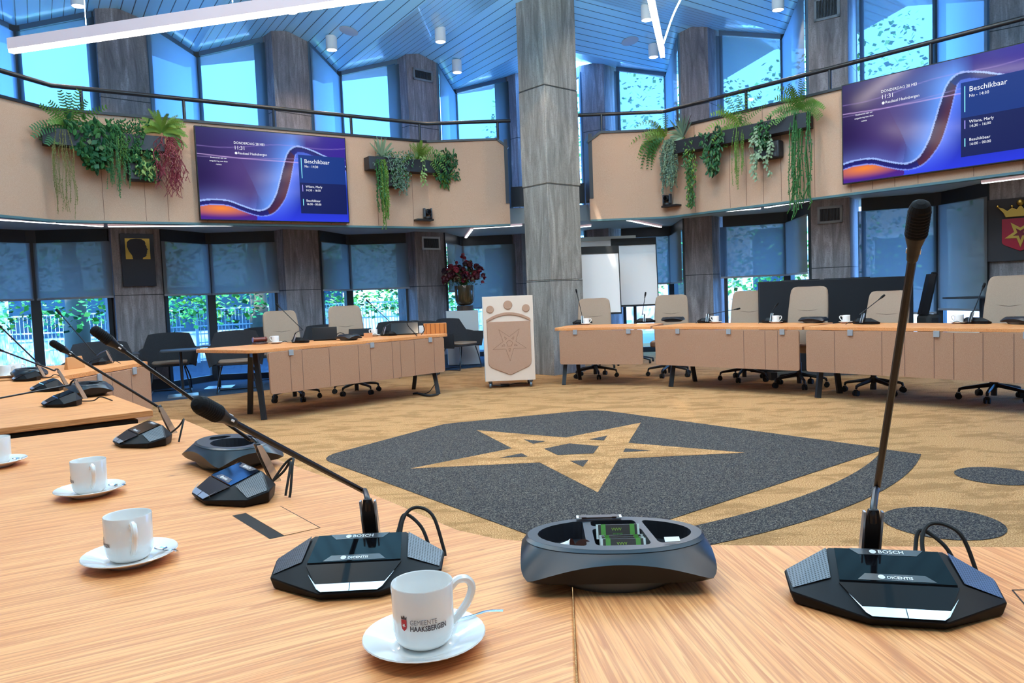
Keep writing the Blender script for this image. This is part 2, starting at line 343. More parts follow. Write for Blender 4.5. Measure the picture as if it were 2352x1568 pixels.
def window(A,B,z0,z1a,z1b,fr,gl,jamb=.05,head=0,sill=.06):
    "frame + one pane between plan points, top may slope"
    WN[0]+=1;A=Vector(A);B=Vector(B);d=(B-A).normalized();n=Vector((-d.y,d.x))*.03
    zt=lambda q:(z1a+(z1b-z1a)*((Vector(q)-A).dot(d)/(B-A).length))
    g=MB()
    def wall(P,Q,za,zb_p,zb_q):
        P=Vector(P);Q=Vector(Q)
        g.add([(P.x-n.x,P.y-n.y,za),(Q.x-n.x,Q.y-n.y,za),(Q.x+n.x,Q.y+n.y,za),(P.x+n.x,P.y+n.y,za),(P.x-n.x,P.y-n.y,zb_p),(Q.x-n.x,Q.y-n.y,zb_q),(Q.x+n.x,Q.y+n.y,zb_q),(P.x+n.x,P.y+n.y,zb_p)],[(3,2,1,0),(4,5,6,7),(0,1,5,4),(1,2,6,5),(2,3,7,6),(3,0,4,7)])
    wall(A,A+d*jamb,z0,zt(A),zt(A+d*jamb));wall(B-d*jamb,B,z0,zt(B-d*jamb),zt(B))
    a,b=A+d*jamb,B-d*jamb;wall(a,b,z0,z0+sill,z0+sill)
    g2=.08 if not head else head
    P=a;Q=b
    g.add([(P.x-n.x,P.y-n.y,zt(P)-g2),(Q.x-n.x,Q.y-n.y,zt(Q)-g2),(Q.x+n.x,Q.y+n.y,zt(Q)-g2),(P.x+n.x,P.y+n.y,zt(P)-g2),(P.x-n.x,P.y-n.y,zt(P)),(Q.x-n.x,Q.y-n.y,zt(Q)),(Q.x+n.x,Q.y+n.y,zt(Q)),(P.x+n.x,P.y+n.y,zt(P))],[(3,2,1,0),(4,5,6,7),(0,1,5,4),(1,2,6,5),(2,3,7,6),(3,0,4,7)])
    w=g.build('window_%d'%WN[0],fr,kind='structure')
    g=MB();g.poly([(a.x,a.y,z0+sill),(b.x,b.y,z0+sill),(b.x,b.y,zt(b)-g2),(a.x,a.y,zt(a)-g2)]);g.build('glass',gl,w)
    return w
def blind(A,B,z0,z1a,z1b,m,lab,ina=.06,inb=.06,off=.07,group=None,bar=True):
    A=Vector(A);B=Vector(B);d=(B-A).normalized();n=Vector((d.y,-d.x));
    L=(B-A).length;c=(A+B)/2+n*off;t=thing('roller_blind',lab,'blind',(c.x,c.y,0),math.atan2(d.y,d.x),group)
    h=L/2;g=MB();g.add([(-h+ina,0,z0),(h-inb,0,z0),(h-inb,0,z1b),(-h+ina,0,z1a)],[(0,1,2,3)]);g.build('fabric',m,t)
    if bar: g=MB();g.box((0+(ina-inb)/2,0,z0),(L-ina-inb,.014,.03));g.build('bottom_bar',CLIP,t)
    return t
HD=2.28;SOF=2.47;UP=2.75
LN=['far left corner window','window left of the silhouette plaque pillar','window between plaque pillar and left table chairs','window behind the left table swivel chairs','window behind the flower pedestal']
def bay(A,V,B,names,lowL=1.45,lowR=1.45,upL=True,upR=True,upz=2.8,lowon=(1,1)):
    for (P,Q,nm,lz,on,up) in ((A,V,names[0],lowL,lowon[0],upL),(V,B,names[1],lowR,lowon[1],upR)):
        window(P,Q,0,SOF,SOF,FRAME,GLASS,.06,SOF-HD,.1)
        if on: blind(P,Q,lz,HD,HD,BLINDB if A[0]>1 and P==A else BLIND,'grey roller blind on the '+nm,-.05 if P==A else .055,.055 if P==A else -.05)
        za,zb=zroof(*P)+.02,zroof(*Q)+.02
        window(P,Q,SOF,za,zb,FRAMEU,UPGL,.06,.1,UP-SOF+.05)
        if up: blind(P,Q,upz,za-.12,zb-.12,UBLINDC if (A[0]>1)==(P==A) else UBLIND,'pale blue gallery screen above the '+nm,-.05 if P==A else .05,.05 if P==A else -.05,bar=False)
bay(LP[0]['R'],LV[0],LP[1]['s'],('narrow left pane at the far left edge','wide pane left of the plaque pillar'))
bay(LP[1]['R'],LV[1],LP[2]['s'],('narrow pane right of the plaque pillar','wide pane behind the dark armchairs'))
bay(LP[2]['R'],LV[2],LP[3]['s'],('narrow pane behind the second left swivel chair','wide pane left of the vented pillar'))
bay(LP[3]['R'],LV[3],LP[4]['s'],('narrow pane left of the flowers','wide pane behind the flowers'),1.35,1.0)
bay(RP[0]['s'],RV[0],RP[1]['L'],('pane behind the rear flip chart','pane between flip charts and pillar'),1.35,1.35)
bay(RP[1]['s'],RV[1],RP[2]['L'],('wide pane behind the black desk screen','narrow pane left of the dark vent pillar'),1.4,1.4)
bay(RP[2]['s'],RV[2],RP[3]['L'],('tall pane behind the near microphone head','blue pane left of the coat of arms'),.75,.8)
bay(RP[3]['s'],RV[3],RP[4]['L'],('pane right of the coat of arms','far right edge pane'))
# corner between the walls
window((.75,15.8),(1.1,16.4),0,5.7,5.7,FRAMEU,GLASS,.06,.2);window((1.1,16.4),(1.57,15.2),0,5.7,5.7,FRAMEU,GLASS,.06,.2)
# thick mullions at the V corners
for i,v in enumerate(LV+RV):
    g=MB();g.box((v[0],v[1],(zroof(*v)+.0)/2),(.13,.13,zroof(*v)),.6 if i<4 else -.9);g.build('trim_%d'%(i+1),FRAME,kind='structure')
# gallery slab (soffit), edge panels
BL=[(-6.75,7.2),(-6.05,8.6),(-5.73,9.67),(-1.28,12.6),(.05,12.62)];BR=[(1.36,12.41),(2.62,12.4),(5.93,8.55),(7.4,6.85)]
SOFM=mat('pale grey soffit',(.42,.50,.53),.6)
g=MB()
g.prism([(-9.6,7.27)]+[(x-.05,y+.07) for x,y in BL]+[(.0,13.2),(1.41,13.1)]+[(x+.05,y+.07) for x,y in BR]+[(9.6,6.85),(9.6,10),(6.6,11.6),(5,13.6),(3.4,15.6),(1.1,16.6),(-1,16.1),(-3,14.6),(-5.1,13.2),(-7.1,11.8),(-9.6,10.6)],2.47,2.74)
g.build('ceiling_gallery',SOFM,kind='structure')
def seg(b,P,Q,z0,z1,th,mi=0):
    P=Vector(P);Q=Vector(Q);d=(Q-P).normalized();n=Vector((-d.y,d.x))*th
    b.prism([tuple(P),tuple(Q),tuple(Q+n),tuple(P+n)],z0,z1,mi)
def parapet(line,lab,endw,first):
    t=thing('gallery_parapet',lab,'parapet',(line[0][0],line[0][1],0));T=Matrix.Translation((-line[0][0],-line[0][1],0))
    for i,(P,Q) in enumerate(zip(line,line[1:])):
        b=MB();b.M=T
        P=Vector(P);Q=Vector(Q);d=(Q-P).normalized();n=Vector((-d.y,d.x))
        if first and i==len(line)-2:
            pr=[(P,2.42),(Q,2.42),(Q,3.66),(Q-d*.17,3.80),(P,3.80)]
        elif not first and i==0: pr=[(P,2.42),(Q,2.42),(Q,3.80),(P+d*.2,3.80),(P,3.66)]
        else: pr=[(P,2.42),(Q,2.42),(Q,3.80),(P,3.80)]
        k=len(pr);b.add([(p.x,p.y,z) for p,z in pr]+[((p+n*.09).x,(p+n*.09).y,z) for p,z in pr],[tuple(range(k)),tuple(range(k,2*k))[::-1]]+[((j+1)%k,j,k+j,k+(j+1)%k) for j in range(k)])
        b.build('felt_panel',BEIGE,t)
        top=[(p,z) for p,z in pr[2:]]
        b=MB();b.M=T
        pts=[Vector((p.x+n.x*.04,p.y+n.y*.04,z+.012)) for p,z in top]
        for a,c in zip(pts,pts[1:]):
            dd=(c-a);q=dd.to_track_quat('X','Z').to_matrix();b.box((a+c)/2,(dd.length+.02,.13,.035),q)
        b.build('cap_rail',BLK,t)
        if i in (0,1,2) or True:
            L=(Q-P).length;x=.55
            b=MB();b.M=T
            while x<L-.1 and L>2:
                c=P+d*x-n*.001;b.box((c.x,c.y,3.1),(.005,.004,1.34),math.atan2(d.y,d.x));x+=random.choice((.28,.5,.62))
            if b.v: b.build('panel_joint',mat('felt joint',lin(120,88,74),.9),t)
        b=MB();b.M=T;c=(P+Q)/2+n*.05;b.box((c.x,c.y,2.405),((Q-P).length,.12,.03),math.atan2(d.y,d.x));b.build('bottom_trim',mat('teal metal trim',(.08,.17,.19),.4),t)
    return t
parapet(BL,'long beige felt gallery parapet left of the big column','L',True)
parapet(BR,'beige felt gallery parapet right of the big column','R',False)
for nm,P,Q,z0,z1,la in (('gallery_return',(.05,12.6),(.05,13.15),2.76,3.8,'dark end panel of the left gallery parapet beside the big column'),('gallery_return',(1.36,13.05),(1.36,12.4),2.76,3.8,'dark end panel of the right gallery parapet beside the big column'),('gallery_edge_panel',(.08,13.15),(1.34,13.02),2.76,3.1,'low dark grey panel joining the galleries behind the big column')):
    b=MB();seg(b,P,Q,z0,z1,.06);o=b.build(nm,DKG);tag(o,la,'panel')
def handrail(line,posts,lab):
    t=thing('handrail',lab,'railing',(line[0][0],line[0][1],3.8));T=Matrix.Translation((-line[0][0],-line[0][1],-3.8))
    pts=[]
    for i,p in enumerate(line):
        pts.append((p[0],p[1]+.12,4.13))
    b=MB();b.M=T;b.tube(pts,.03,10);b.build('rail',BLK,t,smooth=True)
    for x,y in posts: b=MB();b.M=T;b.tube([(x,y+.12,3.79),(x,y+.12,4.12)],.022,8);b.build('post',BLK,t,smooth=True)
def onl(px,py,A,B): p=al(px,py,A,B);return (p.x,p.y)
handrail([BL[0],BL[1],BL[2],BL[3],(.12,12.62)],[(-6.3,8.1),onl(176,240,BL[2],BL[3]),onl(415,265,BL[2],BL[3]),onl(624,290,BL[2],BL[3]),onl(804,305,BL[2],BL[3]),onl(963,320,BL[2],BL[3]),(-.1,12.62)],'black tube handrail along the left gallery parapet')
handrail([(1.2,12.42),BR[1],BR[2],BR[3]],[(1.6,12.4),onl(1561,285,BR[1],BR[2]),onl(1720,240,BR[1],BR[2]),onl(1915,185,BR[1],BR[2]),onl(2151,125,BR[1],BR[2]),(6.6,7.8)],'black tube handrail along the right gallery parapet')
# central column
cc=Vector((.62,11.35));a1=Vector((-.36,.41));a2=Vector((.52,.45))
t=thing('stone_column','massive free-standing streaked stone column, corner towards the hall','column',(cc.x,cc.y,0))
for i,(z0,z1,s) in enumerate(((0,1.445,1.0),(1.45,2.885,.99),(2.89,4.33,1.03),(4.335,5.95,1.02))):
    b=MB();b.prism([(0,0),(a2.x*s,a2.y*s),(a1.x*s+a2.x*s,a1.y*s+a2.y*s),(a1.x*s,a1.y*s)],z0,z1);b.build('block',STONEC,t,bevel=.006)
# enclosing walls behind and beside the viewer
PLAS=mat('grey plaster',(.42,.40,.38),.8)
for nm,P,Q in (('wall_back',(-11.5,-3.5),(10.5,-3.5)),('wall_left',(-11.3,-3.5),(-9.6,10)),('wall_right',(10.2,-3.5),(9.6,8))):
    b=MB();seg(b,P,Q,0,6,.12);b.build(nm,PLAS,kind='structure')
# ---------- tables ----------
S95=.95
def table(lab,poly,ang,rad=0,legs=(),panel=None,th=.035,clips=(),joints=(),oakm=None):
    c=Vector(poly[0]);t=thing('conference_table',lab,'table',(c.x,c.y,0));T=Matrix.Translation((-c.x,-c.y,0))
    b=MB();b.M=T;b.prism(rpoly(poly,rad) if rad else poly,TZ-th,TZ);b.build('tabletop',oakm or oak('oak veneer',ang),t,bevel=.003)
    for F,Bk in legs:      # A-frame: front foot and rear foot, meeting under the top
        F=Vector(F);Bk=Vector(Bk);mid=(F+Bk)/2
        for k,(P,o) in enumerate(((F,Bk),(Bk,F))):
            top=mid+(P-mid)*.32;q=(P-o).normalized()
            b=MB();b.M=T;b.tube([(P.x,P.y,0),(top.x,top.y,TZ-th)],.036,4,flat=1);b.build('leg',BLK,t)
        b=MB();b.M=T;a=mid+(F-mid)*.4;e=mid+(Bk-mid)*.4;b.tube([(a.x,a.y,TZ-th-.05),(e.x,e.y,TZ-th-.05)],.03,4);b.build('leg_bracket',BLK,t)
    if panel:
        P,Q,zb=panel;P=Vector(P);Q=Vector(Q);d=(Q-P).normalized();n=Vector((d.y,-d.x));L=(Q-P).length;a=math.atan2(d.y,d.x)
        b=MB();z1=TZ-th-.004;h=z1-zb
        pr=rpoly([(0,zb),(L,zb),(L,z1),(0,z1)],.03);k=len(pr)
        b.M=T@Matrix.Translation((P.x,P.y,0))@Matrix.Rotation(a,4,'Z')
        b.add([(x,-.012,z) for x,z in pr]+[(x,.012,z) for x,z in pr],[tuple(range(k)),tuple(range(k,2*k))[::-1]]+[((j+1)%k,j,k+j,k+(j+1)%k) for j in range(k)])
        b.build('modesty_panel',BEIGEP,t)
        for s in joints:
            b=MB();b.M=T@Matrix.Translation((P.x,P.y,0))@Matrix.Rotation(a,4,'Z');b.box((s*L,-.0125,(zb+z1)/2),(.006,.003,h-.01));b.build('panel_joint',JOINT,t)
        for s in clips:
            b=MB();b.M=T@Matrix.Translation((P.x,P.y,0))@Matrix.Rotation(a,4,'Z');b.box((s*L,-.019,z1-.018),(.055,.012,.062));b.build('clip',CLIP,t,bevel=.002)
    return t
JOINT=mat('panel joint',lin(128,94,78),.9)
XY=lambda px,py,z=TZ:tuple(az(px,py,z)[:2])
# near left piece
n1=[XY(*q) for q in [(1310,1250),(1200,1241),(1137,1235),(1048,1215),(898,1150.7),(783,1107),(642,1056),(425,964)]]
far=XY(395,962)
n1o=[tuple(Vector(far)+(Vector(XY(0,1010))-Vector(far))*1.7),(-2.0,1.4),(-1.1,.62),(-.35,.42),(.03,.42)]
NT_=table('near light oak table at the left front with three microphones and cups',n1+[far]+n1o[::1]+[],math.atan2(.6,.8)*.78,0,legs=[((-1.5,2.9),(-1.9,2.5)),((-.2,.95),(-.35,.6))])
seam=XY(1310,1250);seamb=(.032,.42)
r1=[XY(1311,1250),(seamb[0]+.004,.42),(1.75,.2),(1.75,1.28),XY(2352,1255),XY(1600,1250)]
table('near light oak table at the right front carrying the big upright microphone',r1,PI/2+.12,0,legs=[((1.2,1.1),(1.3,.6))])
# hatch in the near left table
hp=[XY(533,1184),XY(620,1238),XY(737,1212),XY(645,1162)]
c=Vector(hp[0]);t=thing('cable_hatch','square oak cable hatch with dark slot between the two front microphones','hatch',(c.x,c.y,TZ))
T=Matrix.Translation((-c.x,-c.y,-TZ))
b=MB();b.M=T;b.poly([(p[0],p[1],TZ+.0004) for p in hp][::1]);b.build('gap',mat('dark slot',(.015,.008,.005),.9),t)
h2=[Vector(p) for p in hp];u1=(h2[3]-h2[0]).normalized();u2=(h2[1]-h2[0]).normalized()
q=[h2[0]+u1*.030+u2*.002,h2[1]+u1*.030-u2*.002,h2[2]-u1*.003-u2*.001,h2[3]-u1*.003+u2*.002]
b=MB();b.M=T;b.prism([tuple(p) for p in q],TZ+.0002,TZ+.0011);b.build('lid',oak('oak lid',.5),t)
# right near hatch corner
hq=[XY(2325,1355),XY(2400,1354),XY(2500,1425),XY(2385,1425)];c=Vector(hq[0])
b=MB();b.M=Matrix.Translation((-c.x,-c.y,0))
Q=[Vector(p) for p in hq]
for a_,b_ in ((0,1),(0,3)):
    d=(Q[b_]-Q[a_]).normalized();nn=Vector((-d.y,d.x))*.0012;b.poly([(*(Q[a_]-nn),.0006),(*(Q[b_]-nn),.0006),(*(Q[b_]+nn),.0006),(*(Q[a_]+nn),.0006)])
o=b.build('cable_hatch',mat('hatch line',(.03,.015,.01),.9));o.location=(c.x,c.y,TZ);tag(o,'cable hatch edge right of the big upright microphone, at the photo border','hatch')
# second left table
T2p=[XY(351,941),(-2.33,4.31),(-3.30,5.51),(-4.4,5.0),(-3.1,3.0),tuple(Vector(XY(351,941))+(Vector(XY(0,983))-Vector(XY(351,941)))*1.4)]
table('second light oak table on the left, behind the black gap, with condiment bowls',T2p,math.atan2(.62,.78),0,legs=[((-2.05,3.75),(-2.6,3.3))],th=.028)
b=MB();b.M=Matrix.Translation((0,0,0));e0=Vector(T2p[0]);e1=Vector(T2p[5]);dE_=(e1-e0).normalized();nE_=Vector((dE_.y,-dE_.x));nE_=nE_ if nE_.y>0 else -nE_;b.prism([tuple(e0+dE_*.06+nE_*.03),tuple(e1+nE_*.03),tuple(e1+nE_*.25),tuple(e0+dE_*.06+nE_*.25)],TZ-.16,TZ-.04)  # tray enlarged as a black box standing in for the gap's shade
o=b.build('cable_tray',BLK2);tag(o,'black cable tray enlarged as gap shade under the front edge of the second left table','tray')
# third left table (with beige apron)
T3a=Vector((-3.36,5.62));T3b=Vector((-3.30,6.80))
table('far left oak table with beige felt apron and wooden name block',[tuple(T3a),tuple(T3b),(-3.56,7.05),(-4.35,6.65),(-4.45,5.2)],.2,0,panel=((-3.35,5.6),(-3.285,6.78),.27),clips=(.35,.78),joints=(.12,.5,.74))
# left speaker table (faces the hall)
A=Vector((-2.70,7.86));B=Vector((-.80,9.82));dd=(B-A).normalized();nb=Vector((-dd.y,dd.x))
table('oak table on the left with beige felt apron, two swivel chairs and laptops',[tuple(A),tuple(B),tuple(B+nb*.55-dd*.05),tuple(B+nb*.95-dd*.3),tuple(A+nb*1.1-dd*.12),tuple(A+nb*.95-dd*.2)],math.atan2(dd.y,dd.x)+PI/2,[.16,.1,.1,.15,.05,.1],
  legs=[((-2.72,8.12),(-3.04,8.61)),((-.98,9.72),(-1.38,10.35))],panel=(tuple(A+dd*.16-nb*.005),tuple(B-dd*.13-nb*.005),.29),clips=(.105,.54,.905),joints=(.1,.16,.30,.46,.53,.66,.71,.80,.93))
# right hand ring
def rt(lab,A,B,pan,legs,clips,joints,l=0,r=0,zb=.29,dep=.85,sk=0):
    A=Vector(A);B=Vector(B);d=(B-A).normalized();n=Vector((-d.y,d.x))
    return table(lab,[tuple(A),tuple(B),tuple(B+n*dep+d*sk),tuple(A+n*dep-d*sk)],math.atan2(d.y,d.x)+PI/2,[l,0,0,l],legs,(tuple(A+d*pan[0]-n*.005),tuple(B-d*pan[1]-n*.005),zb),clips=clips,joints=joints)
R1a,R1b=(.53,10.14),(1.77,9.62);R2a,R2b=(1.79,9.58),(3.17,8.22);R3a,R3b=(3.185,8.20),(4.8,6.25)
rt('oak table with rounded end beside the big column, beige apron, two microphones',R1a,R1b,(.12,.1),[((.68,10.17),(.95,10.72))],(.2,.84),(),l=.2)
rt('middle oak table of the right hand row with beige apron',R2a,R2b,(.05,.03),[((2.0,9.55),(2.42,10.0))],(.18,.55,.9),(.65,.79,.87))
rt('right oak table of the far row, running out of the photo edge',R3a,R3b,(.03,.05),[((3.30,8.14),(3.66,8.42))],(.2,.54,.84),(.13,.33,.42,.53,.6,.7,.8,.88))
# ---------- swivel chairs ----------
def swivel(lab,loc,face,zt=1.17,spin=0):
    t=thing('office_chair',lab,'chair',(*loc,0),math.atan2(-face[0],face[1]),'beige swivel chairs around the ring of tables')
    # local +y = direction the sitter looks
    def pad(w,h,th,z,y,ti,name,crease=0):
        b=MB();rings=[]
        prof=[(0,.88),(.06,.97),(.3,1.0),(.6,.99),(.86,.94),(.94,.9),(.98,.82),(.995,.72),(1,.6)] if name=='backrest' else [(0,.85),(.1,.97),(.5,1),(.85,.97),(.97,.85),(1,.7)]
        n=20
        for s,ww in prof:
            ring=[]
            for k in range(n):
                a=2*PI*k/n;cx=abs(math.cos(a))**.35*math.copysign(1,math.cos(a));cy=abs(math.sin(a))**.8*math.copysign(1,math.sin(a))
                ring.append((cx*w/2*ww,cy*th/2+(abs(cx)**2)*.025,s*h))
            rings.append(ring)
        b.M=Matrix.Translation((0,y,z))@Matrix.Rotation(ti,4,'X')
        b.loft(rings);b.build(name,CREAM,t,smooth=True,ang=60)
        return b
    pad(.5,zt-.46,.07,.46,-.24,R(10),'backrest')
    b=MB();b.M=Matrix.Translation((0,-.24,.46))@Matrix.Rotation(R(10),4,'X');b.tube([(-.13,.038,(zt-.46)*.62),(0,.034,(zt-.46)*.6),(.13,.038,(zt-.46)*.62)],.005,6);b.build('lumbar_seam',SEAM,t)
    b=MB();b.prism(rpoly([(-.25,-.24),(.25,-.24),(.24,.24),(-.24,.24)],.08),.43,.51);b.build('seat',CREAM,t,bevel=.02,seg=3)
    b=MB();b.tube([(0,-.02,.43),(0,-.2,.42),(0,-.28,.5),(0,-.3,.7)],.022,8);b.build('back_support',BLK,t,smooth=True)
    for s in (-1,1):
        if 'arm' in lab: b=MB();b.tube([(s*.24,-.05,.45),(s*.3,-.05,.5),(s*.3,-.05,.66)],.015,6);b.box((s*.3,0,.67),(.07,.24,.025));b.build('armrest',BLK,t)
    b=MB();b.lathe([(.03,.13),(.03,.3),(.022,.3),(.022,.43)],16);b.build('column',BLK,t,smooth=True)
    b=MB();b.lathe([(.0,.045),(.028,.045),(.028,.12),(.04,.13),(.04,.18),(0,.18)],14);b.build('hub',BLK,t,smooth=True)
    for k in range(5):
        a=2*PI*k/5+spin;dx,dy=math.cos(a),math.sin(a)
        b=MB();b.tube([(dx*.02,dy*.02,.155),(dx*.27,dy*.27,.115),(dx*.3,dy*.3,.105),(dx*.31,dy*.31,.075)],[.024,.017,.016,.012],6);b.build('leg',BLK,t)
        b=MB();c=Vector((dx*.31,dy*.31,.032));sd=Vector((-dy,dx,0))
        for s in (-1,1): b.tube([c+sd*.007*s,c+sd*.027*s],.031,12)
        b.box(c+Vector((0,0,.022)),(.03,.03,.03));b.build('castor',RUB,t)
    return t
SEAM=mat('cream seam',lin(128,108,92),.9)
CEN=Vector((.45,5.92))
ch=[]
for lab,px,py,zt,sp in (('beige swivel chair nearest the big column, behind the first microphone',1368,866,1.15,.5),('beige swivel chair right of the flip charts',1539,863,1.16,.1),('beige swivel chair left of the black desk screen',1710,873,1.18,.35),('beige swivel chair centred in front of the black desk screen',1836,888,1.21,.9),('beige swivel chair half behind the upright microphone stem',2007,903,1.13,.25),('large beige swivel chair cut by the right edge of the photo',2283,918,1.25,.6),('beige swivel chair at the left table, beside the tiled pillar and gavel end',678,918,1.16,.2),('beige swivel chair at the middle of the left table',820,903,1.19,.6)):
    p=az(px,py,0);f=(CEN-Vector((p.x,p.y))).normalized()
    if px>2200: f=Vector((-.85,-.5)).normalized()
    ch.append(swivel(lab,(p.x,p.y),f,zt,sp))
# ---------- dark arm chairs ----------
def armchair(lab,loc,rz):
    t=thing('armchair',lab,'chair',(*loc,0),rz,'dark felt armchairs along the window wall');S_=Matrix.Scale(1.12,4)
    # shell facing +y
    b=MB();out=[];n=28
    for k in range(n+1):
        a=-PI*.98+ (PI*.96)*k/n+0   # from left arm round back to right arm
        x=.37*math.cos(a);y=.30*math.sin(a)*1.0+.02
        out.append((x,y,k/n))
    def top(u): s=abs(u-.5)*2;return .88-.02*(s/.5)**2 if s<.5 else (.86-(s-.5)/.2*.19 if s<.7 else .67-(s-.7)*.1)
    rings=[]
    arm=[(-.37,.22,0.0)]+out+[(.37,.22,1.0)]
    th=.028
    for x,y,u in arm:
        n_=Vector((x,y-.02,0)).normalized();zt=top(u);lean=.05*(zt-.4)
        rings.append([(x*.86,y*.86,.40),(x*1.0+n_.x*lean,y*1.0+n_.y*lean*2,zt-.02),(x+n_.x*(lean+.02),y+n_.y*(lean*2+.01),zt),(x+n_.x*(lean+th),y+n_.y*(lean*2+th),zt-.02),(x*.9+n_.x*th,y*.9+n_.y*th,.38)])
    b.loft(rings);b.build('shell',CHARC,t,smooth=True,ang=55)
    b=MB();b.prism(rpoly([(-.27,-.22),(.27,-.22),(.26,.25),(-.26,.25)],.09),.40,.43,1);b.build('seat_shell',CHARC,t,bevel=.01)
    b=MB();b.prism(rpoly([(-.24,-.18),(.24,-.18),(.235,.25),(-.235,.25)],.09),.43,.465);b.build('seat_cushion',SEATF,t,bevel=.012)
    for s in (-1,1):
        b=MB();b.tube(spline([(s*.2,-.12,.39),(s*.26,-.2,.2),(s*.27,-.25,.03),(s*.27,-.22,.012),(s*.27,.2,.012),(s*.27,.25,.03),(s*.24,.24,.2),(s*.2,.2,.39)],5),.010,7);b.build('sled_leg',BLK,t,smooth=True)
    b=MB();b.tube([(-.27,-.22,.012),(.27,-.22,.012)],.009,6);b.build('cross_bar',BLK,t)
    return t
ac=armchair('dark felt armchair right of the plaque pillar, behind a small black table',(-5.08,11.15),PI+.38)
for x,y,rz,l in ((-4.02,10.95,PI+.30,'dark felt armchair left of the gavel end of the left table'),(-4.0,12.15,PI+.35,'dark felt armchair in the second row, only its top showing above another armchair'),(-3.0,12.15,PI+.3,'dark felt armchair between the two swivel chairs of the left table'),(-1.95,12.6,PI+.1,'dark felt armchair behind the second left microphone'),(-1.5,12.05,PI-.1,'dark felt armchair in front of another one, left of the wooden box'),(-.92,13.05,PI+.9,'dark felt armchair with pale cushion right of the wooden box'),(-4.85,8.85,PI+.45,'dark felt armchair behind the far left oak table')):
    dup(ac,(x,y,0),rz,l)
def side_table(lab,x,y,r=.26,h=.66):
    t=thing('side_table',lab,'table',(x,y,0),.4,'small black bistro tables by the windows')
    b=MB();b.prism(rpoly([(-r,-r),(r,-r),(r,r),(-r,r)],.04),h-.018,h);b.build('tabletop',DKG,t)
    b=MB();b.tube([(0,0,.01),(0,0,h-.02)],.022,10);b.build('pole',BLK,t,smooth=True)
    b=MB();b.prism(rpoly([(-.2,-.2),(.2,-.2),(.2,.2),(-.2,.2)],.03),.002,.014);b.build('base',SILV,t)
    return t
s0=side_table('small black square table in front of the armchair right of the plaque pillar',-4.68,10.62)
dup(s0,(-4.5,11.5,0),.2,'small black square table by the window mullion between two armchairs')
dup(s0,(-5.3,10.1,0),.5,'small black square table left of the plaque pillar, seen just above the far left table')
# ---------- conference microphones ----------
GR=mat('perforated grille',(.03,.03,.034),.4,.4,spec=.6);k=NT(GR)
_v=k.n('ShaderNodeVectorMath',operation='MULTIPLY');k.l(k.coord(),_v.inputs[0]);_v.inputs[1].default_value=(240,240,0)
_f=k.n('ShaderNodeVectorMath',operation='FRACTION');k.l(_v.outputs[0],_f.inputs[0])
_d=k.n('ShaderNodeVectorMath',operation='DISTANCE');k.l(_f.outputs[0],_d.inputs[0]);_d.inputs[1].default_value=(.5,.5,0)
k.l(k.mix(k.math('LESS_THAN',_d.outputs['Value'],.30),(.10,.10,.11,1),(.002,.002,.002,1)),k.b.inputs['Base Color'])
FOAM=mat('ribbed black foam',(.007,.007,.008),.8,spec=.2)
BODY=mat('satin black plastic',(.007,.007,.008),.5,spec=.16);LIPM=mat('gloss lip',(.004,.004,.005),.3,spec=.12)
TABG=mat('grey display tab',(.05,.05,.055),.25)
def W(o,p): return Matrix.Rotation(-o.rotation_euler.z,3,'Z')@(Vector(p)-o.location)
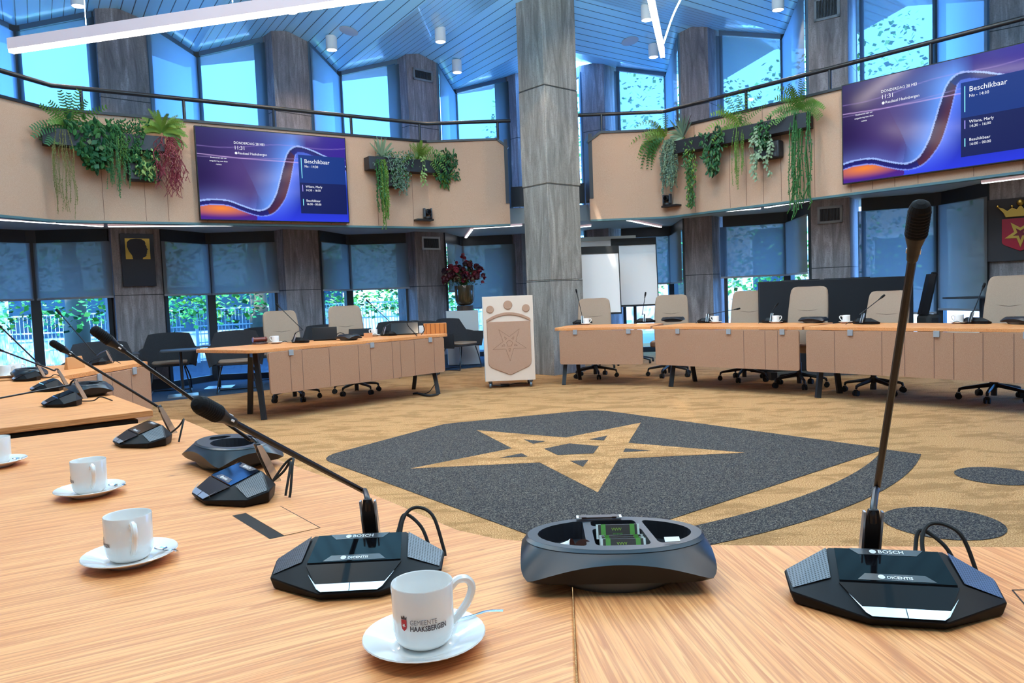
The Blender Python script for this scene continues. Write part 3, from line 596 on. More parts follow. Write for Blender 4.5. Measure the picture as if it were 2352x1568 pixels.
def mic(lab,x,y,rz,K=None,T=None,detail=False,stemx=0,cable=1,r=.0046,lie=None):
    """display faces local -y (its user); K and T are world points of the neck's bend and tip"""
    t=thing('conference_microphone',lab,'microphone',(x,y,TZ),rz,'gooseneck discussion units on the tables')
    b=MB()
    b.hull([(s*a,c,d) for s in (-1,1) for a,c,d in ((.046,-.088,.002),(.138,-.026,.002),(.136,.032,.002),(.085,.064,.002),(.048,-.096,.013),(.144,-.024,.018),(.147,.03,.030),(.088,.068,.03),(.079,.04,.066),(.083,-.034,.043))])
    b.build('base',BODY,t,bevel=.0025 if detail else 0)
    # display glass, lip and talk button
    b=MB();b.add([(-.072,.036,.0668),(.072,.036,.0668),(.077,-.037,.0448),(-.077,-.037,.0448),(-.072,.038,.060),(.072,.038,.060),(.077,-.039,.038),(-.077,-.039,.038)],[(3,2,1,0),(4,5,6,7),(0,1,5,4),(1,2,6,5),(2,3,7,6),(3,0,4,7)]);b.build('display',GLOSS,t)
    b=MB();b.add([(-.079,-.040,.0425),(.079,-.040,.0425),(.056,-.0800,.0245),(-.056,-.0800,.0245),(-.075,-.045,.034),(.075,-.045,.034),(.052,-.080,.018),(-.052,-.080,.018)],[(3,2,1,0),(4,5,6,7),(0,1,5,4),(1,2,6,5),(2,3,7,6),(3,0,4,7)]);b.build('display_lip',LIPM,t)
    b=MB();b.add([(-.056,-.0815,.0250),(.056,-.0815,.0250),(.045,-.0945,.0172),(-.045,-.0945,.0172)],[(3,2,1,0)]);
    b.add([(-.070,-.066,.0365),(-.056,-.0815,.0252),(-.045,-.0945,.0174),(-.052,-.0905,.0205)],[(0,1,2,3)]);b.add([(.070,-.066,.0365),(.056,-.0815,.0252),(.045,-.0945,.0174),(.052,-.0905,.0205)],[(0,3,2,1)])
    b.build('talk_button',SILV,t)
    if detail:
        b=MB();b.box((0,-.0881,.0213),(.0009,.0145,.0012),Matrix.Rotation(R(31),3,'X'));b.build('button_gap',BLK2,t)
        for s in (-1,1):
            b=MB();q=[(.084,.036,.0655),(.143,.027,.0318),(.1395,-.02,.0215),(.088,-.030,.0435)];q=[(s*x_,y_,z_+.0012) for x_,y_,z_ in q];b.poly(q if s<0 else q[::-1]);b.build('speaker_grille',GR,t)
        sl=math.atan2(.022,.073)
        for yy,w0,w1,s_,txt in ((.0295,.052,.040,.011,'BOSCH'),(-.028,.040,.052,.008,'DICENTIS')):
            zf=lambda y_:.0668+(y_-.036)*.3014+.0004
            b=MB();h=.007;b.poly([(-w0,yy+h,zf(yy+h)),(w0,yy+h,zf(yy+h)),(w1,yy-h,zf(yy-h)),(-w1,yy-h,zf(yy-h))][::-1]);b.build('display_tab',TABG,t)
            text(txt,s_,'lettering',INKW,t,(-.012,yy-.0035,zf(yy-.0035)+.0004),(sl,0,0),.0001,bold=.00012)
            b=MB();b.M=Matrix.Translation((-.019,yy,zf(yy)+.0004))@Matrix.Rotation(sl,4,'X');b.lathe([(.0034,0),(.0042,.0002),(.0048,0)],16);b.box((0,0,.0002),(.0016,.006,.0002));b.build('emblem',INKW,t)
    # neck
    sx=stemx
    yc=lambda z:.092-.038*(z-.03)/.095
    b=MB();b.loft([[(sx+i*w,yc(z)+j*d,z) for i,j in((-1,-1),(1,-1),(1,1),(-1,1))] for z,w,d in((.02,.012,.012),(.05,.012,.011),(.085,.0115,.009),(.105,.0105,.0075),(.124,.007,.006))]);b.build('stem_clamp',BLK2,t,bevel=.002)
    for s in (-1,1):
        b=MB();b.loft([[(sx+s*.0128+i*.0015,yc(z)+j*d,z) for i,j in((-1,-1),(1,-1),(1,1),(-1,1))] for z,d in((.02,.010),(.05,.010),(.085,.009),(.12,.006))]);b.build('stem_trim',SILV,t)
    base=Vector((sx,.056,.122))
    Kl=W(t,K) if K is not None else None;Tl=W(t,T) if T is not None else None
    if lie is not None: Kl,Tl=Vector(lie[0]),Vector(lie[1])
    dirn=(Tl-Kl).normalized();Tn=Tl-dirn*.082
    path=spline([base-Vector((0,0,.02)),base,Kl-(Kl-base)*.35+Vector((0,0,.006)),Kl,Kl+dirn*.03,Kl+(Tn-Kl)*.3,Kl+(Tn-Kl)*.65,Tn],6)
    b=MB();b.tube(path,r,8);b.build('gooseneck',BLK2,t,smooth=True)
    Mx=Matrix.Translation(Tn)@dirn.to_track_quat('Z','Y').to_matrix().to_4x4()
    b=MB();b.M=Mx;b.lathe([(.004,-.004),(.0065,0),(.0072,.010),(.0078,.020),(.0105,.030),(.0122,.038)],16);b.build('microphone_collar',BLK2,t,smooth=True)
    b=MB();b.M=Mx;pr=[(.0125,.038)]
    if detail:
        for i in range(16): pr+=[(.0118 if i%2 else .0129,.040+i*.0022)]
    pr+=[(.0120,.076),(.0098,.0815),(.005,.0845),(0,.0852)];b.lathe(pr,20);b.build('microphone_head',FOAM,t,smooth=not detail)
    if detail:
        for a in (R(70),R(-10),R(160)):
            b=MB();b.M=Mx;b.box((.0074*math.cos(a),.0074*math.sin(a),.0125),(.0016,.0032,.007),a);b.build('status_light',INKW,t,bevel=.0006)
    for cb_ in range(cable):
        e=.045+.02*cb_;b=MB()
        b.tube(spline([(.05+.012*cb_,.06,.02),(.058+.01*cb_,.10,.05+.02*cb_),(.07+.02*cb_,.115,.075+.012*cb_),(.10+.022*cb_,.10,.055+.02*cb_),(.115+.025*cb_,.085,.02),(.118+.025*cb_,.08,.004)] if detail else [(.05,.06,.015),(.07,.12,.012),(.1,.15,.03),(.12,.2,.006)],6),.0032,7);b.build('cable',RUB,t,smooth=True)
    return t
def mc(px,py,z=.02): p=az(px,py,TZ+z);return p.x,p.y
x,y=mc(2047,1345,.025)
mic('big conference microphone at the right front with its neck standing upright',x,y,R(-14),ay(2014,1120,1.225),ay(2115,468,.88),True,-.012,2,.0052)
x,y=mc(823,1296,.025)
mic('conference microphone at front centre-left, neck bent far to the left',x,y,R(2),ay(836,1128,1.40),ay(452,925,.98),True,.012,2,.005)
x,y=mc(543,1118,.02)
mic('conference microphone behind the cable hatch, its head left of the plaque pillar',x,y,R(-52),ay(575,1010,1.93),ay(213,755,1.7),True,.01,2)
x,y=mc(333,1003,.02)
mic('conference microphone at the back corner of the near left table',x,y,R(-50),ay(370,938,2.76),ay(117,785,2.55),True,0,1)
x,y=mc(147,920,.02);mic('front microphone on the second left table, neck lying out to the left',x,y,R(-50),ay(160,884,3.9),ay(-60,925,3.5),False)
x,y=mc(112,888,.02);mic('middle microphone on the second left table, behind its cup bowl',x,y,R(-50),ay(125,851,4.4),ay(-30,792,4.2),False)
x,y=mc(65,866,.02);mic('rear microphone on the second left table, beside the dark bowl and cups',x,y,R(-50),ay(92,838,4.9),ay(-20,730,4.7),False)
x,y=mc(232,836,.0);mic('small microphone on the far left table in front of the dark armchair',x,y,R(-80),ay(222,817,6.9),ay(129,710,6.85),False)
for lab,px,py,tx,ty,dk in (('microphone beside the white cup on the left table, neck leaning left',690,783,634,697,0),('microphone on the left table beside the tilted laptops',893,767,841,688,0),):
    x,y=mc(px,py);p=az(px,py);mic(lab,x,y,R(137)-PI/2-PI/2+PI+.0,ay(px+6,py-25,p.y+.0),ay(tx,ty,p.y+.05),False)
for lab,px,py,kx,ky,tx,ty in (('microphone nearest the big column, thin neck straight up',1338,741,1337,725,1323,664),('microphone at the joint of the first two right tables, neck up',1482,738,1475,722,1483,671),('microphone on the middle right table with a neck bent flat to the right',1628,738,1628,722,1700,708),('microphone on the middle right table with a short slanted neck',1778,738,1768,722,1787,695),('microphone right of the white cup, slanting up to the right',1990,741,1975,722,2032,677),('tallest far microphone, in front of the chair at the right edge',2243,740,2236,715,2262,650)):
    p=az(px,py+3);f=(CEN-Vector((p.x,p.y))).normalized()
    mic(lab,p.x,p.y,math.atan2(f.y,f.x)-PI/2,ay(kx,ky,p.y-.03),ay(tx,ty,p.y-.03),False)
# ---------- condiment bowls ----------
BOWLM=mat('satin dark blue-grey plastic',(.015,.019,.026),.34,spec=.4)
BOWLD=mat('dark inside plastic',(.012,.014,.020),.45)
def sup(a,b,n,e=2.0,c=(0,0)):
    out=[]
    for k in range(n):
        t=2*PI*k/n;ct,st_=math.cos(t),math.sin(t)*.66;h=math.hypot(ct,st_);ct/=h;st_/=h
        r=(abs(ct/a)**e+abs(st_/b)**e)**(-1/e);out.append((ct*r+c[0],st_*r+c[1]))
    return out
def bowl(lab,x,y,rz,s=1,var=0):
    t=thing('condiment_bowl',lab,'bowl',(x,y,TZ),rz,'boat shaped condiment bowls between the microphones')
    n=96;b=MB();rim=sup(.145,.088,n,2.0);zr=.070
    # rim plate with openings
    bm=bmesh.new();holes=[]
    def arc(pts): return [(a*s_,b_*s_) for a,b_ in pts for s_ in (1,)]
    E=lambda a0,a1,k,ax=.128,by=.073:[(ax*math.cos(a0+(a1-a0)*i/k),by*math.sin(a0+(a1-a0)*i/k)) for i in range(k+1)]
    if var==0:
        L=rpoly([(-.05,.066),*E(PI*.62,PI*1.38,14)[1:-1],(-.048,-.066)],[.012]+[0]*13+[.012],4)
        Rr=rpoly([(.068,-.060),*E(-PI*.29,PI*.33,14)[1:-1],(.052,.066)],[.012]+[0]*13+[.012],4)
        C1=rpoly([(-.036,.034),(.044,.034),(.040,.066),(-.036,.066)],.01,4)
        C2=rpoly([(-.034,-.066),(.056,-.066),(.047,.022),(-.036,.022)],.014,4)
        holes=[(L,.03),(Rr,.03),(C1,.035),(C2,.035)]
    else:
        O=sup(.085,.058,32,2.0,(.03,-.008));C1=rpoly([(-.115,-.02),(-.07,-.04),(-.06,.0),(-.08,.035),(-.108,.02)],.012,4);C2=rpoly([(-.055,.045),(-.02,.058),(.03,.062),(.02,.076),(-.04,.07)],.006,3)
        holes=[(O,.03),(C1,.03),(C2,.03)]
    def loop(pts,z):
        vs=[bm.verts.new((p[0],p[1],z)) for p in pts];return vs,[bm.edges.new((vs[i],vs[(i+1)%len(vs)])) for i in range(len(vs))]
    ed=[];vo,e=loop(rim,zr);ed+=e;hl=[]
    for h,_ in holes: v_,e=loop(h,zr);ed+=e;hl.append(v_)
    bmesh.ops.triangle_fill(bm,use_beauty=True,use_dissolve=False,edges=ed)
    for f in bm.faces:
        if f.normal.z<0: f.normal_flip()
    bm.verts.index_update();b.add([v.co[:] for v in bm.verts],[tuple(v.index for v in f.verts) for f in bm.faces]);bm.free()
    b.build('rim',BOWLM,t)
    b=MB()
    for h,dz in holes:
        m_=len(h);cx=sum(p[0] for p in h)/m_;cy=sum(p[1] for p in h)/m_
        r0=[(p[0],p[1],zr) for p in h];r1=[(cx+(p[0]-cx)*.93,cy+(p[1]-cy)*.93,zr-dz) for p in h];b.loft([r1,r0][::-1],caps=(0,1))
    b.build('compartments',BOWLD,t)
    # outer body: rim - shoulder - four-cornered waist - foot
    def ring(a,bb,e,z,fz=None): return [(p[0],p[1],z+(fz(p) if fz else 0)) for p in sup(a,bb,n,e)]
    b=MB()
    b.loft([ring(.1445,.0875,2.0,.070),ring(.149,.093,2.2,.066)],caps=(0,0));b.build('rim_lip',BOWLM,t,smooth=True,ang=50)
    fz=lambda p:-.031*min(1,min(abs(p[0])/.150,abs(p[1])/.100))**2
    b=MB();b.loft([ring(.147,.091,2.2,.066),ring(.1515,.099,3.2,.058,lambda p:fz(p)*.4),ring(.156,.108,7,.053,fz)],caps=(0,0));b.build('shoulder',BOWLM,t,smooth=True,ang=50)
    b=MB();b.loft([ring(.156,.108,7,.053,fz),ring(.150,.101,7,.021)],caps=(0,1));b.build('skirt',BLK2,t,smooth=True,ang=50)
    b=MB();b.loft([ring(.135,.100,2.0,.021),ring(.125,.097,2.0,.012),ring(.10,.086,2.0,.0)],caps=(1,1));b.build('foot',mat('grey rubber foot',(.07,.08,.09),.5),t,smooth=True)
    return t
x,y=mc(1411,1262,.04)
NB=bowl('open condiment bowl with green sachets between the two front microphones',x,y,R(-3))
x,y=mc(533,1042,.03);bowl('dark condiment bowl right behind the hatch microphone',x,y,R(-48),1,1)
b1=bowl('dark condiment bowl on the second left table behind the front microphone',*mc(203,895,.03),R(-50),1,1)
dup(b1,(*mc(67,858,.03),TZ),R(-50),'dark condiment bowl on the second left table beside the white cups')
dup(b1,(*mc(801,777,.02),TZ),R(137),'dark condiment bowl between the laptops on the left table')
for px,py,l in ((1546,739,'dark condiment bowl on the right tables, left of the flat bent microphone'),(1869,741,'dark condiment bowl in front of the black desk screen'),(2345,744,'dark condiment bowl cut by the right edge of the photo')):
    p=az(px,py);f=(CEN-Vector((p.x,p.y))).normalized();dup(b1,(p.x,p.y,TZ),math.atan2(f.y,f.x)+PI/2,l)
# sachets and wrappers in the near bowl
GRN=mat('green sachet band',lin(86,150,60),.5);LIME=mat('lime print',lin(150,190,50),.5);BRN=mat('dark sachet',lin(58,50,46),.45);PAPG=mat('pale foil end',(.75,.82,.78),.3,.2)
def sachet(lab,lx,ly,lz,tilt,rz,txt,name='sachet',cols=(BRN,GRN,PAPG),w=.066,h=.024,group='green striped coffee sachets in the near bowl'):
    p=NB.matrix_basis@Vector((lx,ly,lz));t=thing(name,lab,'sachet',p,0,group);t.rotation_euler=(tilt,0,NB.rotation_euler.z+rz)
    b=MB();b.box((0,0,0),(w,h,.003));b.build('pouch',cols[0],t,bevel=.001)
    for s in (-1,1):
        b=MB();b.box((s*w*.37,0,.0003),(w*.12,h*1.01,.0034));b.build('band',cols[1],t)
        b=MB();b.box((s*w*.49,0,.0),(w*.13,h*1.03,.0016));b.build('crimped_end',cols[2],t)
    if txt:
        text('VVVV',.007,'print',LIME,t,(-.0105,.001,.0018),(0,0,0),.0001);text('INTENSE',.0042,'print',GRN,t,(-.0085,-.0055,.0018),(0,0,0),.0001)
NB.location.z=TZ
sachet('green and black sachet standing at the back of the near bowl, INTENSE print',.008,.016,.066,R(62),0,True)
sachet('green and black sachet standing at the front of the near bowl, INTENSE print',.012,-.040,.060,R(58),.0,True)
for i,(yy,a) in enumerate(((-.004,.03),(-.014,-.05),(-.023,.04))):
    sachet(('thin green sachet lying between the two printed ones, rearmost','thin green sachet lying between the two printed ones, middle','thin green sachet lying between the two printed ones, foremost')[i],.012,yy,.054+.0*i,R(70),a,False)
sachet('brown chocolate wrapper lying across the back rim of the near bowl',-.02,.075,.0745,0,.0,False,'wrapper',(mat('brown wrapper',lin(60,36,30),.4),mat('brown wrapper 2',lin(60,36,30),.4),WHITE),.072,.016,None)
p=NB.matrix_basis@Vector((.088,-.058,.075));b=MB();b.box((0,0,0),(.024,.010,.0015),Matrix.Rotation(.5,3,'X'));o=b.build('paper_slip',WHITE);o.location=p;tag(o,'small white sugar paper tucked over the right front rim of the near bowl','paper')
def creamer(lab,lx,ly,rz,ti):
    p=NB.matrix_basis@Vector((lx,ly,.055));t=thing('creamer_cup',lab,'creamer',p,0,'white creamer cups in the near bowl');t.rotation_euler=(ti,.3,rz)
    b=MB();b.lathe([(.011,-.012),(.0135,.004),(.015,.006),(.0155,.008)],20);b.build('cup',WHITE,t,smooth=True)
    b=MB();b.lathe([(.0,.0078),(.0158,.0082),(.0158,.0088),(0,.0088)],20);b.build('foil_lid',mat('brown foil lid',lin(70,34,24),.25,.3),t)
creamer('white creamer cup lying on its side in the left of the near bowl',-.078,-.035,1.2,1.3)
creamer('second creamer cup, brown lid up, beside the white one in the near bowl',-.052,-.042,-.4,1.0)
# ---------- cups ----------
INKB=mat('dark print',(.05,.03,.035),.5);INKR=mat('red print',(.55,.02,.03),.5);INKG=mat('grey print',(.25,.22,.22),.5)
def cupset(lab,x,y,rz,text_a=None,handle=0,spoon=True,sau=1,det=True):
    s=thing('saucer','saucer under the '+lab,'saucer',(x,y,TZ),rz,'white saucers on the tables')
    b=MB();b.lathe([(0,.004),(.03,.004),(.036,.0),(.042,.0),(.046,.004),(.066,.012),(.082,.0185),(.0835,.020),(.0825,.0215),(.066,.0155),(.048,.0085),(.04,.0065),(.036,.008),(.0,.0075)],40 if det else 20);b.build('dish',CERAM,s,smooth=True,ang=70)
    c=thing('coffee_cup',lab,'cup',(x,y,TZ+.0078),rz,'white coffee cups on the tables')
    b=MB();b.lathe([(0,.002),(.024,.002),(.0275,0),(.029,.001),(.0345,.005),(.0385,.011),(.0402,.018),(.0406,.020),(.0412,.022),(.0415,.05),(.0420,.0835),(.0412,.085),(.0398,.0835),(.0385,.05),(.037,.024),(.03,.009),(0,.007)],40 if det else 20);b.build('bowl',CERAM,c,smooth=True,ang=70)
    ca,sa=math.cos(handle),math.sin(handle)
    b=MB();P=[(.0395,.068),(.050,.077),(.064,.076),(.071,.064),(.066,.047),(.053,.031),(.0405,.020)];b.tube([(ca*q.x,sa*q.x,q.y) for q in spline([(a,b_,0) for a,b_ in P],5)],.0056,8);b.build('handle',CERAM,c,smooth=True)
    if text_a is not None:
        rr=.0413
        def wrap(o):
            for v in o.data.vertices:
                a=text_a+(v.co.x)/rr;R_=rr+.0003+v.co.z+(.0006 if v.co.y>.02 else 0)
                z=v.co.y;v.co=(R_*math.cos(a),R_*math.sin(a),z)
        for s_,sz,zz,xo,mm,sx in (('GEMEENTE',.0092,.042,-.008,INKG,1),('HAAKSBERGEN',.0098,.0335,-.008,INKB,1)):
            o=text(s_,sz,'lettering',mm,c,(0,0,0),(0,0,0),.00005,bold=0 if s_[0]=='G' else .00016)
            wdt=max(v.co.x for v in o.data.vertices)
            k_=(.036 if s_[0]=='G' else .050)/wdt
            for v in o.data.vertices: v.co.x=v.co.x*k_+xo;v.co.y+=zz
            wrap(o)
        b=MB()
        b.add([(-.0165+a*.0042,.041+q*.007,.0002) for a,q in ((-1,1),(1,1),(1,-.3),(.75,-.8),(0,-1.15),(-.75,-.8),(-1,-.3))],[tuple(range(7))[::-1]])
        b.add([(-.0165+a*.0042,.0485+q*.005,.0002) for a,q in ((-1,0),(1,0),(1.1,.9),(.5,.35),(0,1.1),(-.5,.35),(-1.1,.9))],[(0,1,2,3),(0,3,5),(0,5,6),(3,4,5)],1)
        st_=[]
        for kk in range(10):
            a=PI/2+PI*kk/5+PI;r_=.0030 if kk%2==0 else .0012;st_.append((-.0165+r_*math.cos(a),.0405+r_*math.sin(a),.0006))
        b.add(st_,[tuple(range(10))],2)
        o=b.build('crest',[INKR,INKB,WHITE],c);wrap(o)
    if spoon:
        sp=thing('teaspoon','teaspoon beside the '+lab,'spoon',(x,y,TZ+.0175),rz+spoon,'teaspoons on the saucers')
        b=MB();b.tube(spline([(.05,.030,.0),(.07,.022,.004),(.095,.012,.011),(.115,.0,.013)],5),[.0022]*8+[.003]*8,6,flat=.5);b.build('handle',CHROME,sp,smooth=True)
        b=MB();b.lathe([(0,0),(.008,.001),(.0105,.0035),(.0095,.0035),(.007,.002),(0,.001)],16,c=(.040,.0345,-.001),sx=1.35,sy=.85);b.build('bowl',CHROME,sp,smooth=True)
    return c
p=az(975,1467,TZ+.012);cupset('front coffee cup with readable red and black print',p.x,p.y,0,-PI/2-.12,.40,.35)
p=az(299,1277,TZ+.012);cupset('white coffee cup in the left foreground, left of the cable hatch',p.x,p.y,0,-PI+.15,-.95,-.35)
p=az(207,1126,TZ+.012);cupset('middle one of the three left white coffee cups',p.x,p.y,0,-PI+.1,-.9,-.3)
p=az(-8,1062,TZ+.012);cupset('white coffee cup cut by the left edge of the photo',p.x,p.y,0,None,-1.1,-.35)
for px,py,l,h in ((633,789,'white cup beside the brown gavel on the left table',2.9),(860,772,'white cup behind the tilted laptop on the left table',2.9),(1347,745,'white cup hidden behind the microphone nearest the big column',0),(1644,741,'white cup beside the flat bent microphone',2.6),(1782,741,'white cup behind the short slanted microphone',0),(1944,741,'white cup in front of the black desk screen',2.8),(2203,742,'white cup left of the tallest far microphone',2.9),(12,866,'left white cup of the pair on the second left table',1.0),(36,862,'right white cup of the pair on the second left table',1.0)):
    p=az(px,py-1 if px>1000 else py-2,TZ+.01);cupset(l,p.x,p.y,0,None,h,False,det=False)
# ---------- small things on the left table ----------
GAV=mat('red brown wood',lin(110,48,34),.35)
p=az(597,790);t=thing('gavel','red brown wooden gavel resting on its block at the left end of the left table','gavel',(p.x,p.y,TZ),.7)
b=MB();b.tube([(-.085,0,.055),(-.07,0,.055),(-.065,0,.055),(.065,0,.055),(.07,0,.055),(.085,0,.055)],[.03,.032,.026,.026,.032,.03],16);b.build('head',GAV,t,smooth=True)
b=MB();b.lathe([(0,0),(.09,0),(.095,.01),(.085,.02),(0,.022)],24);b.build('sounding_block',mat('dark wood',lin(60,30,24),.4),t,smooth=True)
b=MB();b.tube([(0,0,.05),(.02,.14,.03),(.03,.22,.02)],.009,8);b.build('handle',GAV,t,smooth=True)
SCRN=mat('dark screen',(.01,.01,.012),.15)
def laptop(lab,px,py,w,h,ang,ti,nm='tablet'):
    p=az(px,py);t=thing(nm,lab,nm,(p.x,p.y,TZ),ang)
    b=MB();b.M=Matrix.Translation((0,0,.012))@Matrix.Rotation(ti,4,'X');b.box((0,0,h/2),(w,.012,h));b.build('screen',SCRN,t,bevel=.003)
    b=MB();b.box((0,.09,.006),(w*.9,.16,.012));b.build('foot',BLK2,t,bevel=.003)
    return t
an=math.atan2(dd.y,dd.x)
laptop('upright black laptop screen left of the dark bowl on the left table',746,782,.30,.155,.15,R(-8),'laptop')
laptop('tilted black tablet screen right of the dark bowl on the left table',827,772,.30,.13,.15,R(-50),'tablet')
laptop('larger tilted black tablet screen left of the wooden box',930,769,.36,.2,.15,R(-45),'tablet')
WB=oak('striped wood box',PI/2)
p=az(999,766);t=thing('wooden_box','small striped wooden box at the right end of the left table','box',(p.x,p.y+.05,TZ),.12)
b=MB();b.box((0,0,.068),(.30,.16,.136));b.build('case',mat('warm wood',lin(196,118,56),.4),t,bevel=.003)
for i in range(5): b=MB();b.box((-.12+.06*i,-.081,.068),(.012,.002,.13));b.build('stripe',mat('dark wood stripe',lin(150,82,38),.4),t)
p=az(846,775);b=MB();b.box((0,0,.03),(.11,.012,.06));o=b.build('name_block',mat('oak block',lin(206,140,92),.45));o.location=(p.x,p.y,TZ);o.rotation_euler=(0,0,.1);tag(o,'small oak name block between bowl and tablet on the left table','sign')
p=az(967,765);b=MB();b.box((0,0,.05),(.06,.05,.10));o=b.build('power_adapter',WHITE,bevel=.004);o.location=(p.x,p.y+.06,TZ);tag(o,'white power adapter left of the wooden box','adapter')
for lab,pts in (('black cable looping over the tilted tablet on the left table',[(958,772),(935,742),(962,737),(975,755),(968,768)]),('black cable curving from the upright laptop to the dark bowl',[(765,776),(780,764),(795,770),(798,778)])):
    Y0=az(pts[0][0],pts[0][1]).y
    b=MB();b.tube(spline([ay(a,q,Y0) for a,q in pts],6),.006,6);o=b.build('cable',RUB,smooth=True);tag(o,lab,'cable')
b=MB();b.tube(spline([az(1006,905,.02),az(985,908,.02),az(960,903,.015),az(948,904,.01)],6),.015,6);b.tube(spline([az(1000,880,.25),az(985,900,.05),az(965,905,.012),az(958,900,.01)],6),.006,6);o=b.build('cable',RUB,smooth=True);tag(o,'black floor cable around the right legs of the left table','cable')
# name block on the far left table
p=az(172,846);t=thing('name_block','upright oak name block on the far left table','sign',(p.x,p.y,TZ),R(80))
b=MB();b.add([(-.10,-.02,0),(.10,-.02,0),(.10,.02,0),(-.10,.02,0),(-.09,-.01,.10),(.08,-.01,.10),(.08,.005,.10),(-.09,.005,.10)],[(3,2,1,0),(4,5,6,7),(0,1,5,4),(1,2,6,5),(2,3,7,6),(3,0,4,7)]);b.build('block',mat('oak name block',lin(200,140,86),.5),t,bevel=.004)
# ---------- lectern ----------
FELTL=felt('lectern felt',lin(166,128,106),lin(190,150,126),400)
A=Vector((-.372,10.06));B=Vector((.29,10.09));t=thing('lectern','cream lectern with felt coat of arms, star and three crown balls, on castors','lectern',(A.x,A.y,0),math.atan2(B.y-A.y,B.x-A.x))
Wd=.67
b=MB();b.box((Wd/2,.23,.665),(Wd,.46,1.135));b.build('case',CREAMP,t,bevel=.003)
b=MB();b.box((-.002,.23,.665),(.006,.46,1.135));b.build('side_panel',mat('grey side board',(.5,.55,.58),.4),t)
def relief(pts,z=.012,mi=None,name='felt_relief',m=FELTL,bev=.004):
    b=MB();k=len(pts);b.add([(x,-z,y) for x,y in pts]+[(x,.001,y) for x,y in pts],[tuple(range(k)),tuple(range(k,2*k))[::-1]]+[((j+1)%k,j,k+j,k+(j+1)%k) for j in range(k)]);return b.build(name,m,t,bevel=bev)
relief(rpoly([(.045,.895),(.045,.30),(.335,.175),(.625,.30),(.625,.895)],[.006,.10,.05,.10,.006][:5],8),name='shield')
for cx,cy,r in ((.095,1.065,.05),(.335,1.115,.058),(.575,1.065,.05)): relief([(cx+r*math.cos(a*PI/14),cy+r*math.sin(a*PI/14)) for a in range(28)],name='crown_ball')
oc=[(.335+.295*math.sin(a),.68+0.335*math.cos(a)*1.0) for a in [R(-64)+R(128)*i/20 for i in range(21)]]
oc=[(.04+.59*i/20,.925+.092*(1-((i-10)/10)**2)) for i in range(21)];ic=[(x,y-.037) for x,y in oc][::-1];relief((oc+ic)[::-1],name='crown_band')
grv=mat('star groove',lin(120,86,68),.9)
b=MB();cx,cy,Rr=.338,.60,.235
T5=[(cx+Rr*math.sin(2*PI*k/5),cy-Rr*math.cos(2*PI*k/5)) for k in range(5)]
def gl(P,Q,w=.0035):
    P=Vector(P);Q=Vector(Q);d=(Q-P).normalized();n=Vector((-d.y,d.x))*w/2;b.add([((P-n).x,-.0127,(P-n).y),((Q-n).x,-.0127,(Q-n).y),((Q+n).x,-.0127,(Q+n).y),((P+n).x,-.0127,(P+n).y)],[(0,1,2,3)])
inn=[(cx+Rr*.382*math.sin(2*PI*(k+.5)/5),cy-Rr*.382*math.cos(2*PI*(k+.5)/5)) for k in range(5)]
pen=[(cx+Rr*.185*math.sin(2*PI*(k+.5)/5),cy-Rr*.185*math.cos(2*PI*(k+.5)/5)) for k in range(5)]
for k in range(5):
    gl(T5[k],inn[k]);gl(inn[k],T5[(k+1)%5]);gl(pen[k],pen[(k+1)%5])
    a=2*PI*k/5;rt_=lambda u,v:(cx+u*math.sin(a)+v*math.cos(a),cy-u*math.cos(a)+v*math.sin(a));q=[rt_(.30*Rr,-.055*Rr),rt_(.47*Rr,0),rt_(.30*Rr,.055*Rr)]
    for i in range(3): gl(q[i],q[(i+1)%3])
b.build('star_groove',grv,t)
for cx,cy in ((.06,.05),(.61,.05),(.08,.4),(.6,.4)):
    b=MB();b.tube([(cx-.014,cy,.038),(cx+.014,cy,.038)],.036,12);b.box((cx,cy,.085),(.05,.05,.02));b.build('castor',mat('grey castor',(.12,.15,.18),.4),t)
b=MB();b.tube(spline([az(1130,885,.05),az(1165,884,.03),az(1185,880,.03),az(1210,879,.04)],6),.006,6);b.box(az(1160,884,.02),(.12,.05,.03));o=b.build('cable',RUB,smooth=False);tag(o,'black cable and plug lying under the lectern','cable')
# ---------- pedestal, vase, flowers ----------
t=thing('flower_pedestal','pale grey plinth carrying the flower vase between vented pillar and lectern','plinth',(-.90,13.85,0),.1)
b=MB();b.box((0,.05,.5),(.58,.42,.98));b.build('body',mat('pale grey plinth paint',(.55,.6,.62),.5),t,bevel=.004)
V=Vector((-.835,13.87,.99))
t=thing('flower_vase','tall smoked amber glass vase on the grey pedestal','vase',V)
b=MB();b.lathe([(0,0),(.15,.0),(.15,.09),(0,.09)],28);b.build('stand',mat('brown stand',(.05,.03,.02),.5),t)
b=MB();b.lathe([(0,.10),(.10,.10),(.15,.13),(.175,.2),(.18,.45),(.178,.46),(.17,.45),(.165,.2),(.13,.14),(0,.12)],32);b.build('glass',mat('smoked glass',(.055,.035,.015),.08,spec=.8,coat=.5),t,smooth=True)
t=thing('flower_bouquet','dark red and burgundy flower bouquet with green sprigs in the smoked vase','flowers',V+Vector((0,0,.46)))
rn=random.Random(3);cols=[((.09,.008,.018),'burgundy'),((.20,.012,.03),'crimson'),((.03,.006,.02),'plum'),((.30,.03,.05),'rose'),((.30,.20,.14),'blush')]
def blossom(b,c,r,n=9):
    for i in range(n):
        a=rn.uniform(0,2*PI);e=rn.uniform(-.6,1.3);d=Vector((math.cos(a)*math.cos(e),math.sin(a)*math.cos(e),math.sin(e)));s=d.cross(Vector((0,0,1))).normalized()*r*.5;u=d.cross(s).normalized()*r*.5
        p=Vector(c)+d*r*.6;b.add([p-s*.6-u,p+s*.6-u,p+s+u*.6,p+d*r*.3+u,p-s+u*.6],[(0,1,2,3,4)])
        b.add([Vector(c),p-s,p+s],[(0,1,2)])
